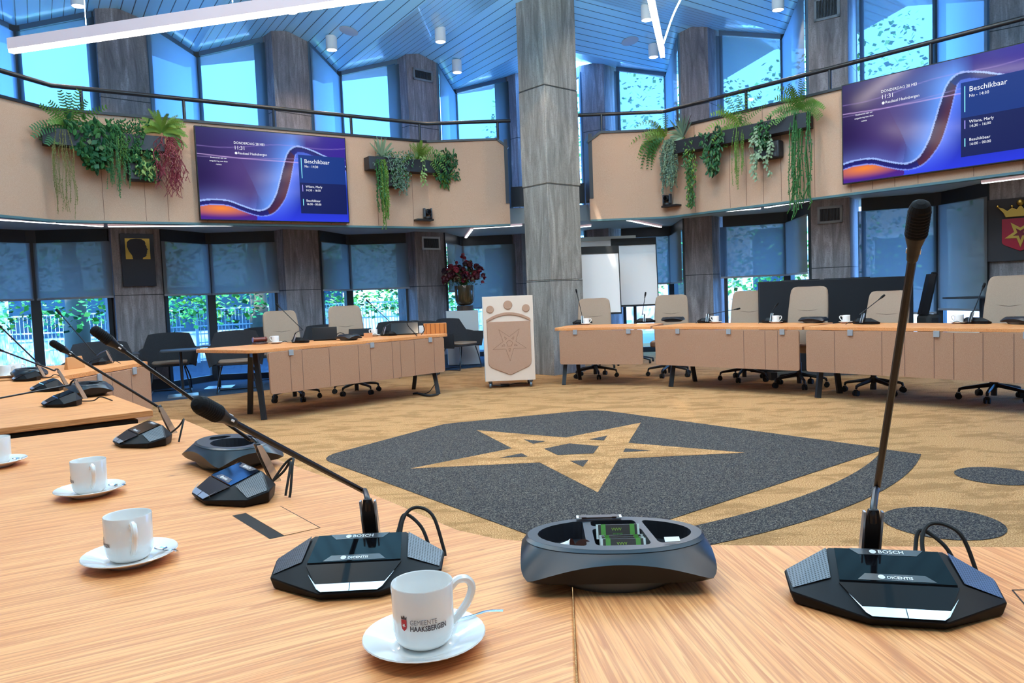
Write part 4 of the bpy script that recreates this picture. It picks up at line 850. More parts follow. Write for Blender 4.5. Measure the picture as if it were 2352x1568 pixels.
for i in range(62):
    a=rn.uniform(0,2*PI);rr=rn.uniform(0,1)**.6;h=rn.uniform(.05,.42)*(1-.4*rr)+.02;c=Vector((math.cos(a)*rr*.36,math.sin(a)*rr*.22,h+.03));ci=rn.choices(range(5),[4,4,3,2,1])[0]
    b=MB();blossom(b,c,rn.uniform(.045,.08),18);b.build('blossom',mat('petal '+cols[ci][1],cols[ci][0],.6),t)
for i,(x,z,k) in enumerate(((-.02,.52,1),(.03,.50,1),(.0,.56,3),(-.12,.42,1),(.13,.4,4),(.38,.12,1),(.34,.05,3),(-.3,.3,3),(-.33,.22,2))):
    b=MB();blossom(b,(x,0,z),.04,14);b.build('blossom',mat('petal b%d'%i,cols[k][0],.6),t)
LEAFG=mat('sprig green',(.06,.13,.03),.6)
b=MB()
for i in range(110):
    a=rn.uniform(0,2*PI);rr=rn.uniform(.1,.42);h=rn.uniform(.0,.5)*(1.1-rr*1.2);e=Vector((math.cos(a)*rr,math.sin(a)*rr*.6,h));b.tube([(0,0,-.05),e*.5+Vector((0,0,.05)),e],.0025,3)
    for j in range(5):
        p=e*(.6+.1*j);s=Vector((rn.uniform(-1,1),rn.uniform(-1,1),rn.uniform(-1,1))).normalized()*.03;u=Vector((rn.uniform(-1,1),rn.uniform(-1,1),rn.uniform(-1,1))).normalized()*.012;b.add([p,p+s*.5+u,p+s,p+s*.5-u],[(0,1,2,3)])
b.build('sprigs',LEAFG,t)
# ---------- flip charts and whiteboard ----------
def flip(lab,xl,xr,y,z0,z1,lean=.06):
    t=thing('flip_chart',lab,'flip chart',((xl+xr)/2,y,0),0);w=xr-xl
    b=MB();b.M=Matrix.Translation((0,0,z0))@Matrix.Rotation(R(-6),4,'X')
    h=z1-z0;b.box((0,.015,h/2),(w,.02,h));b.build('board',WHITE,t)
    for nm,c,d,m in (('paper_pad',(0,-.002,h*.46),(w-.02,.012,h*.9),PAPER),('clamp_bar',(0,-.008,h-.055),(w,.03,.12),RUB),('tray',(0,-.02,.01),(w,.06,.025),BLK2)):
        b=MB();b.M=Matrix.Translation((0,0,z0))@Matrix.Rotation(R(-6),4,'X');b.box(c,d);b.build(nm,m,t)
    for sx in (-1,1): b=MB();b.M=Matrix.Translation((0,0,z0))@Matrix.Rotation(R(-6),4,'X');b.box((sx*w/2,0,h/2),(.012,.03,h));b.build('edge',BLK2,t)
    b=MB();b.tube([(0,.12,.1),(0,.14,z0+h*.3)],.025,8);b.box((0,.10,z0+h*.3),(.1,.09,.08));b.build('pole',BLK,t)
    for k in range(5):
        a=2*PI*k/5+.3;b=MB();b.tube([(0,.06,.12),(.3*math.cos(a),.06+.3*math.sin(a),.06)],.015,6);b.build('leg',BLK,t)
        b=MB();c=Vector((.3*math.cos(a),.06+.3*math.sin(a),.03));b.tube([c-Vector((.015,0,0)),c+Vector((.015,0,0))],.028,10);b.build('castor',RUB,t)
    return t
flip('front white flip chart on a pole, behind the first beige chair right of the column',1.12,1.80,12.3,.87,1.98)
flip('rear taller white flip chart, partly behind the front one',1.76,2.52,12.85,.97,2.13)
t=thing('whiteboard','wide whiteboard with pale top rail behind the two flip charts','whiteboard',(1.6,13.4,0))
b=MB();b.box((0,0,1.55),(1.3,.03,1.2));b.build('board',WHITE,t);b=MB();b.box((0,-.01,2.17),(1.3,.05,.07));b.build('top_rail',mat('grey rail',(.45,.48,.46),.4),t)
for s in(-1,1): b=MB();b.box((s*.6,0,.5),(.04,.04,1.0));b.build('leg',SILV,t);b=MB();b.box((s*.6,0,.03),(.05,.5,.04));b.build('foot',BLK,t)
b=MB();b.box((-.45,-.06,2.19),(.16,.12,.12));b.build('projector_head',WHITE,t,bevel=.01)
# ---------- black desk screen with monitors and chairs ----------
t=thing('desk_screen','long black upright desk screen behind the middle swivel chairs','screen',(4.3,9.98,0))
b=MB();b.box((0,0,.69),(2.04,.05,1.2));b.build('panel',mat('black screen fabric',(.012,.013,.017),.85),t,bevel=.01)
for s in(-1,1): b=MB();b.box((s*.9,0,.05),(.08,.4,.1));b.build('foot',BLK,t)
for x,l,w_ in ((3.98,'left black computer monitor just showing above the desk screen',.52),(4.62,'right black computer monitor just showing above the desk screen',.62)):
    t=thing('computer_monitor',l,'monitor',(x,10.35,.75));b=MB();b.box((0,0,.38),(w_,.03,.34));b.build('display',SCRN,t,bevel=.004);b=MB();b.tube([(0,.03,.01),(0,.03,.3)],.02,8);b.box((0,.03,.01),(.2,.18,.015));b.build('stand',BLK,t)
t=thing('writing_desk','desk behind the black screen carrying the computer monitors','desk',(4.4,10.5,0));b=MB();b.box((0,0,.735),(2.0,.75,.03));b.build('top',DKG,t)
for sx in(-1,1):
    for sy in(-1,1): b=MB();b.box((sx*.95,sy*.33,.36),(.05,.05,.72));b.build('leg',BLK,t)
t=thing('task_chair','black task chair seen from the side, right of the black desk screen','chair',(5.42,9.7,0),0)
b=MB();b.tube([(-.12,0,.78),(-.08,0,.95),(-.02,0,1.22),(.0,0,1.30)],.022,6,flat=6);b.tube([(.0,0,1.31),(.06,0,1.31)],.02,6);b.build('backrest',BLK2,t)
b=MB();b.prism(rpoly([(-.16,-.24),(.2,-.24),(.2,.24),(-.16,.24)],.07),.45,.52);b.build('seat',BLK2,t,bevel=.02)
b=MB();b.box((-.05,0,.66),(.18,.3,.26));b.build('lumbar_unit',RUB,t,bevel=.05);b=MB();b.tube([(0,0,.08),(0,0,.45)],.025,8);b.build('column',BLK,t)
for k in range(5):
    a=2*PI*k/5;b=MB();b.tube([(0,0,.12),(.3*math.cos(a),.3*math.sin(a),.05)],.018,6);b.build('leg',BLK,t)
    b=MB();c=Vector((.3*math.cos(a),.3*math.sin(a),.03));b.tube([c-Vector((.015,0,0)),c+Vector((.015,0,0))],.028,10);b.build('castor',RUB,t)
t=thing('side_desk','dark small desk right of the black task chair by the window','desk',(6.1,9.75,0));b=MB();b.box((0,0,.98),(.75,.5,.02));b.box((.0,0,.5),(.05,.05,.96));b.box((0,0,.01),(.4,.4,.02));b.build('frame',DKG,t)
# ---------- wall pieces ----------
def onwall(P,Q,off,name,lab,cat,z):
    P=Vector(P);Q=Vector(Q);d=(Q-P).normalized();n=Vector((d.y,-d.x));c=(P+Q)/2+n*off;return thing(name,lab,cat,(c.x,c.y,z),math.atan2(d.y,d.x))
GOLDM=mat('gold leaf',(.55,.36,.08),.28,.9)
L,Rr=Vector(LP[1]['L']),Vector(LP[1]['R'])
t=onwall(L,Rr,.02,'silhouette_plaque','black plaque with gold square and a head silhouette in profile on a stone pillar','plaque',1.66)
b=MB();b.box((0,-.02,.33),(.47,.04,.79));b.build('board',mat('blue black board',(.008,.01,.02),.3),t,bevel=.004)
b=MB();b.box((-.0,-.042,.50),(.345,.006,.31));b.build('gold_panel',GOLDM,t)
pr=[(-.075,.345),(-.085,.40),(-.125,.46),(-.15,.53),(-.145,.60),(-.10,.64),(-.02,.652),(.06,.645),(.105,.615),(.115,.585),(.108,.57),(.128,.535),(.125,.52),(.145,.488),(.128,.478),(.135,.462),(.124,.452),(.130,.437),(.118,.42),(.118,.395),(.095,.378),(.07,.37),(.06,.345)]
b=MB();k=len(pr);b.add([(x,-.048,z) for x,z in pr]+[(x,-.040,z) for x,z in pr],[tuple(range(k)),tuple(range(k,2*k))[::-1]]+[((j+1)%k,j,k+j,k+(j+1)%k) for j in range(k)]);b.build('head_silhouette',mat('black profile',(.006,.007,.014),.5),t)
# coat of arms on right pillar
L=al(2277,560,RP[3]['L'],RP[3]['R']);d=(Vector(RP[3]['R'])-Vector(RP[3]['L'])).normalized();P=Vector(RP[3]['L'])-d*.02
t=thing('coat_of_arms','dark board with gold crown over a red shield with gold star, at the right edge','coat of arms',(P.x,P.y,1.55),math.atan2(d.y,d.x))
b=MB();b.box((.36,-.03,.28),(.72,.05,.80));b.build('board',mat('dark stained board',(.025,.022,.026),.55),t,bevel=.004)
def flat(pts,y0,y1,nm,m,bev=.002):
    b=MB();k=len(pts);b.add([(x,y0,z) for x,z in pts]+[(x,y1,z) for x,z in pts],[tuple(range(k)),tuple(range(k,2*k))[::-1]]+[((j+1)%k,j,k+j,k+(j+1)%k) for j in range(k)]);return b.build(nm,m,t,bevel=bev)
flat(rpoly([(.16,.42),(.16,.10),(.36,.0),(.56,.10),(.56,.42)],[.01,.06,.02,.06,.01],6),-.075,-.05,'shield',mat('crimson enamel',lin(165,16,48),.3))
sp=[]
for k in range(10): a=2*PI*k/10+PI;r_=.18 if k%2==0 else .18*.40;sp.append((.36-r_*math.sin(a),.225+r_*math.cos(a)))
flat(sp[::-1] if False else sp,-.088,-.072,'star',GOLDM)
sp=[]
for k in range(10): a=2*PI*k/10+PI;r_=.085 if k%2==0 else .034;sp.append((.36-r_*math.sin(a),.225+r_*math.cos(a)))
flat(sp,-.0895,-.088,'star_core',mat('crimson enamel dark',lin(120,10,36),.4),0)
flat([(.2,.44),(.52,.44),(.545,.50),(.61,.58),(.55,.56),(.50,.52),(.45,.56),(.40,.53),(.36,.59),(.32,.53),(.27,.56),(.22,.52),(.17,.56),(.11,.58),(.175,.50)],-.085,-.06,'crown',GOLDM,.004)
for x,z,r_ in ((.36,.615,.045),(.27,.575,.018),(.45,.575,.018),(.115,.585,.02),(.605,.585,.02)):
    b=MB();b.M=Matrix.Translation((x,-.075,z));b.lathe([(0,-r_),(r_*.7,-r_*.7),(r_,0),(r_*.7,r_*.7),(0,r_)],14);b.build('crown_ball',GOLDM,t,smooth=True)
def vent(lab,P,Q,pxs,fr):
    P=Vector(P);Q=Vector(Q);a=al(*pxs[0],P,Q);c=al(*pxs[1],P,Q);d=(Q-P).normalized();w=(Vector(c[:2])-Vector(a[:2])).length;h=a.z-c.z
    m_=(a+c)/2;n=Vector((d.y,-d.x));t=thing('air_vent',lab,'vent',(m_.x+n.x*.012,m_.y+n.y*.012,m_.z),math.atan2(d.y,d.x))
    b=MB();e=.035
    for cx,cz,dx,dz in ((0,h/2-e/2,w,e),(0,-h/2+e/2,w,e),(-w/2+e/2,0,e,h),(w/2-e/2,0,e,h)): b.box((cx,0,cz),(dx,.03,dz))
    b.build('frame',fr,t)
    b=MB();b.box((0,.006,0),(w-2*e,.008,h-2*e));b.build('backing',mat('vent dark',(.01,.01,.012),.8),t)
    k=14
    b=MB()
    for i in range(k): b.box((-w/2+e+(w-2*e)*(i+.5)/k,-.004,0),(.006,.014,h-2*e))
    b.build('louvres',mat('louvre metal',(.09,.1,.11),.4,.5),t)
    return t
VF=mat('vent frame grey',(.2,.21,.22),.5);VF2=mat('vent frame light',(.5,.52,.52),.4)
vent('small air vent with light frame on the lower pillar beside the pedestal',LP[3]['L'],LP[3]['R'],((967,543),(1010,574)),VF2)
vent('air vent high on the upper pillar above the second planter',LP[3]['L'],LP[3]['R'],((947,155),(993,191)),VF)
vent('air vent on the lower pillar above the black desk screen',RP[2]['L'],RP[2]['R'],((1878,476),(1936,510)),VF)
vent('air vent high on the upper right pillar at the top edge',RP[2]['L'],RP[2]['R'],((1870,0),(1930,38)),VF)
# ---------- wall screens ----------
def _rb():
    key=[(0,.80),(.05,.785),(.11,.78),(.19,.795),(.27,.845),(.35,.885),(.40,.88),(.445,.83),(.49,.70),(.52,.55),(.55,.38),(.585,.22),(.63,.145),(.68,.135),(.76,.17),(.86,.235),(1.02,.35)]
    return [(p.x,p.y) for p in spline([(a,b,0) for a,b in key],14)]
RBN=_rb()
def pix(u,v):
    "colour of the displayed wallpaper, u right 0..1, v down 0..1"
    def mixc(a,b,t): t=max(0,min(1,t));return tuple(x+(y-x)*t for x,y in zip(a,b))
    base=mixc((.035,.010,.10),(.045,.020,.30),u*1.1)
    base=mixc(base,(.10,.055,.22),math.exp(-((u-.30)/.22)**2-((v-.42)/.26)**2)*.8)
    base=mixc(base,(.008,.006,.045),math.exp(-((u-.02)/.16)**2-((v-.5)/.4)**2)*.5)
    # nearest point of the ribbon
    bd=9;bi=0
    for i in range(0,len(RBN),1):
        a=RBN[i];d=((u-a[0])*1.78)**2+(v-a[1])**2
        if d<bd: bd=d;bi=i
    a=RBN[max(0,bi-1)];b=RBN[min(len(RBN)-1,bi+1)];tx,ty=(b[0]-a[0])*1.78,b[1]-a[1];L=math.hypot(tx,ty);d=math.sqrt(bd)
    side=-((u-RBN[bi][0])*1.78*ty-(v-RBN[bi][1])*tx)/L      # >0 lower right
    w=.055+.07*math.exp(-((RBN[bi][0]-.52)/.10)**2)
    if side<0:
        g=math.exp(-(d/.16)**1.3)*max(0,min(1,(RBN[bi][0]-.30)/.14))*max(0,1-max(0,u-.62)/.1)
        base=mixc(base,(.13,.32,.95),g)
        if RBN[bi][0]<.35: base=mixc(base,(.16,.22,.7),math.exp(-(d/.10)**1.5)*.5)
    elif d<w:
        s=d/w;base=mixc((.012,.010,.09),(.10,.022,.05) if .42<RBN[bi][0]<.60 else (.02,.02,.22),s**.8)
    else:
        x=RBN[bi][0]
        if x<.36 and u<.42:
            q=math.hypot((u-.13)/.22,(v-.875)/.085);base=mixc((1.0,.26,.03),(.09,.015,.22),min(1,q*.8));base=mixc(base,(.05,.03,.35),max(0,(v-.93)*8))
        else:
            base=mixc((.10,.20,.95),(.012,.03,.35),min(1,(d-w)/.20));base=mixc(base,(.03,.05,.85),max(0,v-.72)*3)
            if u>.63: base=mixc(base,(.02,.012,.16),max(0,min(1,(.30-v)*4)))
    if d<.009: base=(.35,.5,1.0)
    if abs(side-w)<.006 and RBN[bi][0]<.62: base=mixc(base,(.25,.35,1),.8)
    for yy,c,k_ in ((.29+.10*u*u+.015*math.sin(u*6),(.75,.5,.95),.75),(.20-.09*u+.02*math.sin(u*9),(.45,.3,.8),.4),(.30-.02*u+.02*math.sin(u*4+1),(.5,.35,.8),.35)):
        base=mixc(base,c,k_*math.exp(-((v-yy)/.004)**2))
    return base
SCRM=bpy.data.materials.new('lit display');SCRM.use_nodes=True
_k=NT(SCRM);_a=_k.n('ShaderNodeVertexColor',layer_name='pic');_k.b.inputs['Base Color'].default_value=(0,0,0,1);_k.b.inputs['Roughness'].default_value=.12;_k.b.inputs['Specular IOR Level'].default_value=.2
_k.l(_a.outputs[0],_k.b.inputs['Emission Color']);_k.b.inputs['Emission Strength'].default_value=.95
TXW=mat('lit white text',(0,0,0),.5,spec=.1,emit=(.9,.93,1),es=1.0);TXC=mat('lit cyan bar',(0,0,0),.5,spec=.1,emit=(.25,.8,.95),es=1.0);TXP=mat('lit violet bar',(0,0,0),.5,spec=.1,emit=(.35,.32,.9),es=1.0);CARD=mat('lit blue card',(0,0,0),.3,spec=.1,emit=(.008,.035,.22),es=1);CARD2=mat('lit dark card',(0,0,0),.3,spec=.1,emit=(.006,.012,.10),es=1)
def tv(lab,P,ang,w,h,z0):
    t=thing('display_screen',lab,'screen',(P[0],P[1],z0),ang)
    b=MB();b.box((w/2,.035,h/2),(w,.05,h));b.build('housing',BLK2,t,bevel=.004)
    b=MB();b.box((w/2,.075,h/2),(w*.5,.06,h*.5));b.build('wall_bracket',BLK,t)
    me=bpy.data.meshes.get('wallpaper')
    if not me:
        nx,ny=256,144;e=.014;vs=[];fs=[]
        for j in range(ny+1):
            for i in range(nx+1): vs.append((e+(w-2*e)*i/nx,.009,e+(h-2*e)*(1-j/ny)))
        for j in range(ny):
            for i in range(nx): a=j*(nx+1)+i;fs.append((a,a+nx+1,a+nx+2,a+1))
        me=bpy.data.meshes.new('wallpaper');me.from_pydata(vs,[],fs);me.materials.append(SCRM)
        ca=me.color_attributes.new('pic','FLOAT_COLOR','POINT')
        for j in range(ny+1):
            for i in range(nx+1): ca.data[j*(nx+1)+i].color=(*pix(i/nx,j/ny),1)
    o=bpy.data.objects.new('display',me);sc.collection.objects.link(o);o.parent=t
    def card(u0,v0,u1,v1,m,nm='card',y=.006): b=MB();b.poly([(w*u0,y,h*(1-v1)),(w*u1,y,h*(1-v1)),(w*u1,y,h*(1-v0)),(w*u0,y,h*(1-v0))]);b.build(nm,m,t)
    card(.655,.235,.985,.55,CARD);card(.655,.55,.985,.90,CARD2)
    card(.672,.27,.677,.50,TXC,'status_bar',.004);card(.672,.575,.677,.65,TXP,'status_bar',.004);card(.672,.735,.677,.81,TXC,'status_bar',.004)
    for s,u,v,sz in (('DONDERDAG 28 MEI',.235,.165,.048),('11:31',.235,.225,.075),('Raadzaal Haaksbergen',.258,.275,.048),('Beschikbaar',.695,.325,.085),('Nu - 14:30',.695,.375,.05),('Wilens, Marly',.695,.605,.048),('14:30 - 16:00',.695,.645,.045),('Beschikbaar',.695,.765,.048),('16:00 - 00:00',.695,.805,.045)):
        text(s,sz,'lettering',TXW,t,(w*u,.003,h*(1-v)),(PI/2,0,0),.0005,sx=.95)
    for i,s in enumerate(('Deelnemen aan uw','vergadering met deze','ruimte')): text(s,.028,'lettering',TXW,t,(w*.135,.003,h*(.665-.035*i)),(PI/2,0,0),.0005,'CENTER')
    b=MB();b.M=Matrix.Translation((w*.247,.003,h*.735))@Matrix.Rotation(PI/2,4,'X');b.lathe([(.010,0),(.016,.0004),(.018,0)],14);b.build('people_icon',TXW,t)
    return t
dB=(Vector(BL[3])-Vector(BL[2])).normalized();nB=Vector((dB.y,-dB.x))
tl=Vector(al(447,400,BL[2],BL[3])[:2])
dE=(Vector(BR[2])-Vector(BR[1])).normalized();nE=Vector((dE.y,-dE.x));t2=Vector(al(1934,320,BR[1],BR[2])[:2])
def fit(px1,py1,px2,A,B,n,off):
    A2=Vector(A)+n*off;B2=Vector(B)+n*off;a=al(px1,py1,A2,B2);c=al(px2,py1,A2,B2);return Vector(a[:2]),(Vector(c[:2])-Vector(a[:2])).length
p_,w_=fit(453,400,798,BL[2],BL[3],nB,.11)
z1=al(447,287,Vector(BL[2])+nB*.11,Vector(BL[3])+nB*.11).z;z0=al(460,505,Vector(BL[2])+nB*.11,Vector(BL[3])+nB*.11).z
tv('left wall screen with purple and blue wallpaper, hung between two planters',p_,math.atan2(dB.y,dB.x),w_,z1-z0,z0);LW=(w_,z1-z0)
q_,_=fit(1933,320,2300,BR[1],BR[2],nE,.11)
zr0=al(1935,424,Vector(BR[1])+nE*.11,Vector(BR[2])+nE*.11).z
tv('large right wall screen with purple and blue wallpaper, cut by the right photo edge',q_,math.atan2(dE.y,dE.x),LW[0],LW[1],zr0)
print('SCREEN',w_,z1-z0,z0,zr0)
# ---------- wall cameras ----------
def ptz(lab,P,ang,z,side):
    t=thing('conference_camera',lab,'camera',(P[0],P[1],z),ang)
    b=MB();b.box((side*.07,-.07,.012),(.30,.14,.03));b.build('shelf',BLK,t,bevel=.004)
    b=MB();b.lathe([(.075,.027),(.078,.05),(.07,.065),(0,.065)],20,c=(0,-.08,0));b.build('base',BLK2,t,smooth=True)
    for s in(-1,1): b=MB();b.box((s*.062,-.08,.13),(.022,.07,.15));b.build('yoke',mat('grey blue plastic',(.05,.07,.09),.4),t,bevel=.008)
    b=MB();b.M=Matrix.Translation((0,-.08,.14));b.tube([(0,.05,0),(0,.03,0),(0,-.045,0),(0,-.055,0)],[.04,.054,.05,.04],18);b.build('head',BLK2,t,smooth=True)
    b=MB();b.M=Matrix.Translation((0,-.08,.14));b.tube([(0,-.052,0),(0,-.062,0)],[.032,.03],16);b.build('lens',GLOSS,t,smooth=True);return t
p=al(982,508,BL[2],BL[3]);p=al(978,508,BL[2],BL[3]);ptz('black pan-tilt camera under the planter left of the big column',(p.x+nB.x*.0,p.y+nB.y*.0),math.atan2(dB.y,dB.x),p.z,-1)
p=al(1540,476,BR[1],BR[2]);ptz('black pan-tilt camera under the planter right of the big column',(p.x,p.y),math.atan2(dE.y,dE.x),p.z,1)
SPKM=mat('speaker black',(.012,.014,.02),.6)
for lab,px,py,A_,B_,n_,dz in (('black loudspeaker behind the striped leaves of the left planter',328,398,BL[2],BL[3],nB,0),('black loudspeaker behind the trailing leaves of the second planter',893,415,BL[2],BL[3],nB,0),('black rounded loudspeaker under the right planter',1772,348,BR[1],BR[2],nE,0)):
    p=al(px,py,A_,B_);t=thing('loudspeaker',lab,'speaker',(p.x+n_.x*.08,p.y+n_.y*.08,p.z),math.atan2(-n_.x,n_.y)+PI)
    b=MB();b.box((0,0,0),(.40,.15,.25));b.build('cabinet',SPKM,t,bevel=.03,seg=3);b=MB();b.box((0,-.078,0),(.34,.006,.20));b.build('grille',DKG,t)
# ---------- lamps ----------
def spot(lab,px,py,z=None,en=60,blend=.6,size=95,tgt=None,near=None):
    p=az(px,py,5.35) if near is None else Vector(near)
    zc=zroof(p.x,p.y)-.004;p=az(px,py,zc-.2) if near is None else p;zc=zroof(p.x,p.y)
    t=thing('ceiling_spotlight',lab,'spotlight',(p.x,p.y,zc),0,'white cylinder spotlights under the board ceiling')
    b=MB();b.lathe([(.0,-.22),(.085,-.22),(.09,-.215),(.09,.0),(0,.0)],24);b.build('housing',WHITE,t,smooth=True)
    b=MB();b.lathe([(0,-.2215),(.078,-.2215),(.078,-.2205),(0,-.2205)],24);b.build('lens',GLOWW,t)
    l=bpy.data.lights.new('lamp_light','SPOT');l.energy=en;l.color=(1,.79,.56);l.spot_size=R(size);l.spot_blend=blend;l.shadow_soft_size=.05
    o=bpy.data.objects.new('lamp_light',l);sc.collection.objects.link(o);o.parent=t;o.location=(0,0,-.24)
    if tgt: o.rotation_euler=(Vector(tgt)-Vector((p.x,p.y,zc-.24))).to_track_quat('-Z','Y').to_euler()
    return t
SE=58
for lab,px,py,tg in (('spotlight at the top left above the first upper window',180,12,(-5.2,10,2)),('spotlight partly behind the long pendant lamp near the second upper pillar',669,28,(-3.6,11,2.5)),('spotlight above the left wall screen between pillar and round speaker',762,112,(-3,11.8,2.8)),('spotlight left of the big column in front of the foreshortened boards',1012,97,(-1,12.6,3)),('lowest spotlight left of the big column',1050,163,(-.5,12.8,3)),('spotlight just left of the short pendant lamp, upper one',1486,45,(2.4,12,3)),('spotlight beside the lower end of the short pendant lamp',1501,127,(2.2,12.4,3)),('spotlight at the top right beside the vented upper pillar',1787,18,(4.2,10.8,2.8))):
    spot(lab,px,py,en=SE,tgt=tg,size=110)
for lab,x,y,tg in (('added spotlight over the front left table, above the photo',-1.5,3.6,(-1.2,2.6,0)),('added spotlight over the right front table, above the photo',1.6,3.4,(.9,1.6,0)),('added spotlight over the carpet emblem, above the photo',.6,6.6,(.6,6,0)),('added spotlight over the second left table, above the photo',-4.0,6.2,(-3.5,5,0)),('added spotlight over the left table, above the photo',-2.6,8.2,(-2.2,9.2,0)),('added spotlight over the right row, above the photo',3.2,7.8,(2.6,8.6,0)),('spotlight shining on the big column, above the photo',.5,10.15,(.64,11.3,2.6)),('unseen spotlight for the left parapet planter, above the photo',-4.5,9.25,(-4.85,9.85,2.6)),('unseen spotlight for the left parapet screen, above the photo',-2.6,9.6,(-3.2,11,2.8)),('unseen spotlight for the second left parapet planter, above the photo',-1.0,9.6,(-1.3,12.1,3)),('unseen spotlight for the right parapet end, above the photo',1.7,9.7,(1.95,12.1,3)),('unseen spotlight for the right parapet planter, above the photo',2.6,9.3,(3.45,11.1,3)),('unseen spotlight for the right parapet screen, above the photo',4.2,8.6,(4.9,9.5,2.7)),('added spotlight over the wide floor at the right, above the photo',4.4,4.6,(3.4,4.6,0))):  # unseen spotlights; those over tables and floor are added for brightness
    spot(lab,0,0,near=(x,y,0),en=SE*((1.7 if 'front' in lab else 1.8) if 'column' not in lab else 1.6) if 'parapet' not in lab else SE*2.0,tgt=tg,size=100 if 'column' not in lab else 50,blend=.5 if 'column' not in lab else .15)
def pend(lab,P,Q,r,wire,flex=None,k_=1):
    P=Vector(P);Q=Vector(Q);t=thing('linear_pendant_lamp',lab,'lamp',P);d=Q-P;q=d.to_track_quat('X','Z').to_matrix()
    b=MB();b.box(d/2+Vector((0,0,r)),(d.length,r*1.0,r*1.6),q);b.build('profile',PINKW,t)
    b=MB();b.box(d/2-Vector((0,0,r*.0)),(d.length-.01,r*.9,r*.55),q);b.build('diffuser',GLOWW,t)
    for s in wire:
        c=d*s+Vector((0,0,r*1.8));top=zroof((P+c).x,(P+c).y)-P.z;b=MB();b.tube([c,(c.x,c.y,top)],.003,5);b.build('wire',WHITE,t)
    if flex: b=MB();b.tube(spline([Vector(f)-P for f in flex],8),.01,6);b.build('supply_cable',WHITE,t,smooth=True)
    l=bpy.data.lights.new('lamp_light','AREA');l.shape='RECTANGLE';l.size=d.length;l.size_y=.06;l.energy=9*d.length*k_;l.color=(1,.84,.68)
    o=bpy.data.objects.new('lamp_light',l);sc.collection.objects.link(o);o.parent=t;o.location=d/2-Vector((0,0,r*.6));o.rotation_euler=q.to_euler()
    l=bpy.data.lights.new('added_uplight','AREA');l.shape='RECTANGLE';l.size=d.length;l.size_y=.06;l.energy=60*d.length;l.color=(.62,.86,1)  # cool upward light added to the bar to brighten the ceiling
    o=bpy.data.objects.new('added_uplight',l);sc.collection.objects.link(o);o.parent=t;o.location=d/2+Vector((0,0,r*2.2));o.rotation_euler=(q@Matrix.Rotation(PI,3,'X')).to_euler()
    return t
P=ay(24,118,5.0);dq=(ay(900,-14,6.9));P2=P+(dq-P)*1.25
zz=3.0;P=az(24,118,zz);Q=az(880,-8,zz);P2=P+(Q-P)*1.15
pend('long white pendant light bar crossing the top left of the photo',P,P2,.045,(.2,.55,.9))
zz=3.75;P=az(1522,130,zz);Q=az(1492,-8,zz);P2=P+(Q-P)*1.6
pend('short white pendant light bar at the top right of the big column',P,P2,.05,(),[P+Vector((.0,.05,.1)),P+Vector((.15,-.2,.5)),P+Vector((.5,-.6,1.0)),P+Vector((.55,-.8,1.7))])
for lab,P,Q in (('pendant light bar over the front tables, above the photo',(-2.2,1.6,3.3),(.4,.3,3.3)),('second added pendant bar over the front tables, above the photo',(1.2,.6,3.3),(3.6,2.2,3.3)),('added pendant light bar over the middle of the hall, above the photo',(2.9,5.2,4.4),(2.4,7.6,4.4)),('second added pendant bar over the left of the hall, above the photo',(-4.2,5.4,4.5),(-2.2,7.4,4.5)),('third added pendant bar over the far middle of the hall, above the photo',(-1.5,8.2,4.9),(1.5,8.2,4.9))): pend(lab,P,Q,.07,(.1,.9),None,2.4 if 'hall' in lab else 1)  # unseen pendant bars added for extra brightness over tables and hall
def strip(lab,p,q,z=2.44):
    P=az(*p,z);Q=az(*q,z);d=Q-P;t=thing('light_strip',lab,'lamp',P,0,'slim light strips under the gallery');qq=d.to_track_quat('X','Z').to_matrix()
    b=MB();b.box(d/2+Vector((0,0,.012)),(d.length,.05,.03),qq);b.build('profile',PINKW,t)
    b=MB();b.box(d/2+Vector((0,0,-.005)),(d.length-.01,.042,.012),qq);b.build('diffuser',GLOWS,t)
for lab,p,q in (('light strip at the far left under the gallery',(-60,500),(236,519)),('light strip under the left wall screen',(248,519.5),(560,517)),('short light strip turning toward the flowers',(1084,526),(1070,545)),('light strip just left of the big column',(1088,524),(1199,517)),('light strip just right of the big column',(1330,521),(1357,518.5)),('light strip under the right camera, forming the upper arm of a V',(1440,503),(1512,497)),('light strip forming the lower arm of the V beside the flip charts',(1441,505),(1518,521)),('light strip under the middle of the right planter',(1572,492),(1748,478)),('light strip right of it below the green trailing plant',(1757,476),(1990,440)),('very short light strip below the right screen corner',(2018,433),(2036,430)),('light strip at the right edge above the coat of arms',(2255,420),(2380,404))): strip(lab,p,q)
for lab,px,py in (('round white ceiling loudspeaker left of the big column',801,74),('round white ceiling loudspeaker right of the big column',1447,99)):
    p=az(px,py,5.6);zc=zroof(p.x,p.y);p=az(px,py,zc);zc=zroof(p.x,p.y);e=.05;gx=(zroof(p.x+e,p.y)-zc)/e;gy=(zroof(p.x,p.y+e)-zc)/e
    t=thing('ceiling_speaker',lab,'speaker',(p.x,p.y,zc-.004));t.rotation_mode='QUATERNION';t.rotation_quaternion=Vector((-gx,-gy,1)).to_track_quat('Z','Y')
    b=MB();b.lathe([(0,-.012),(.13,-.012),(.15,-.006),(.15,.0),(0,0)],28);b.build('grille',mat('speaker grille grey',(.45,.5,.55),.5),t,smooth=True)
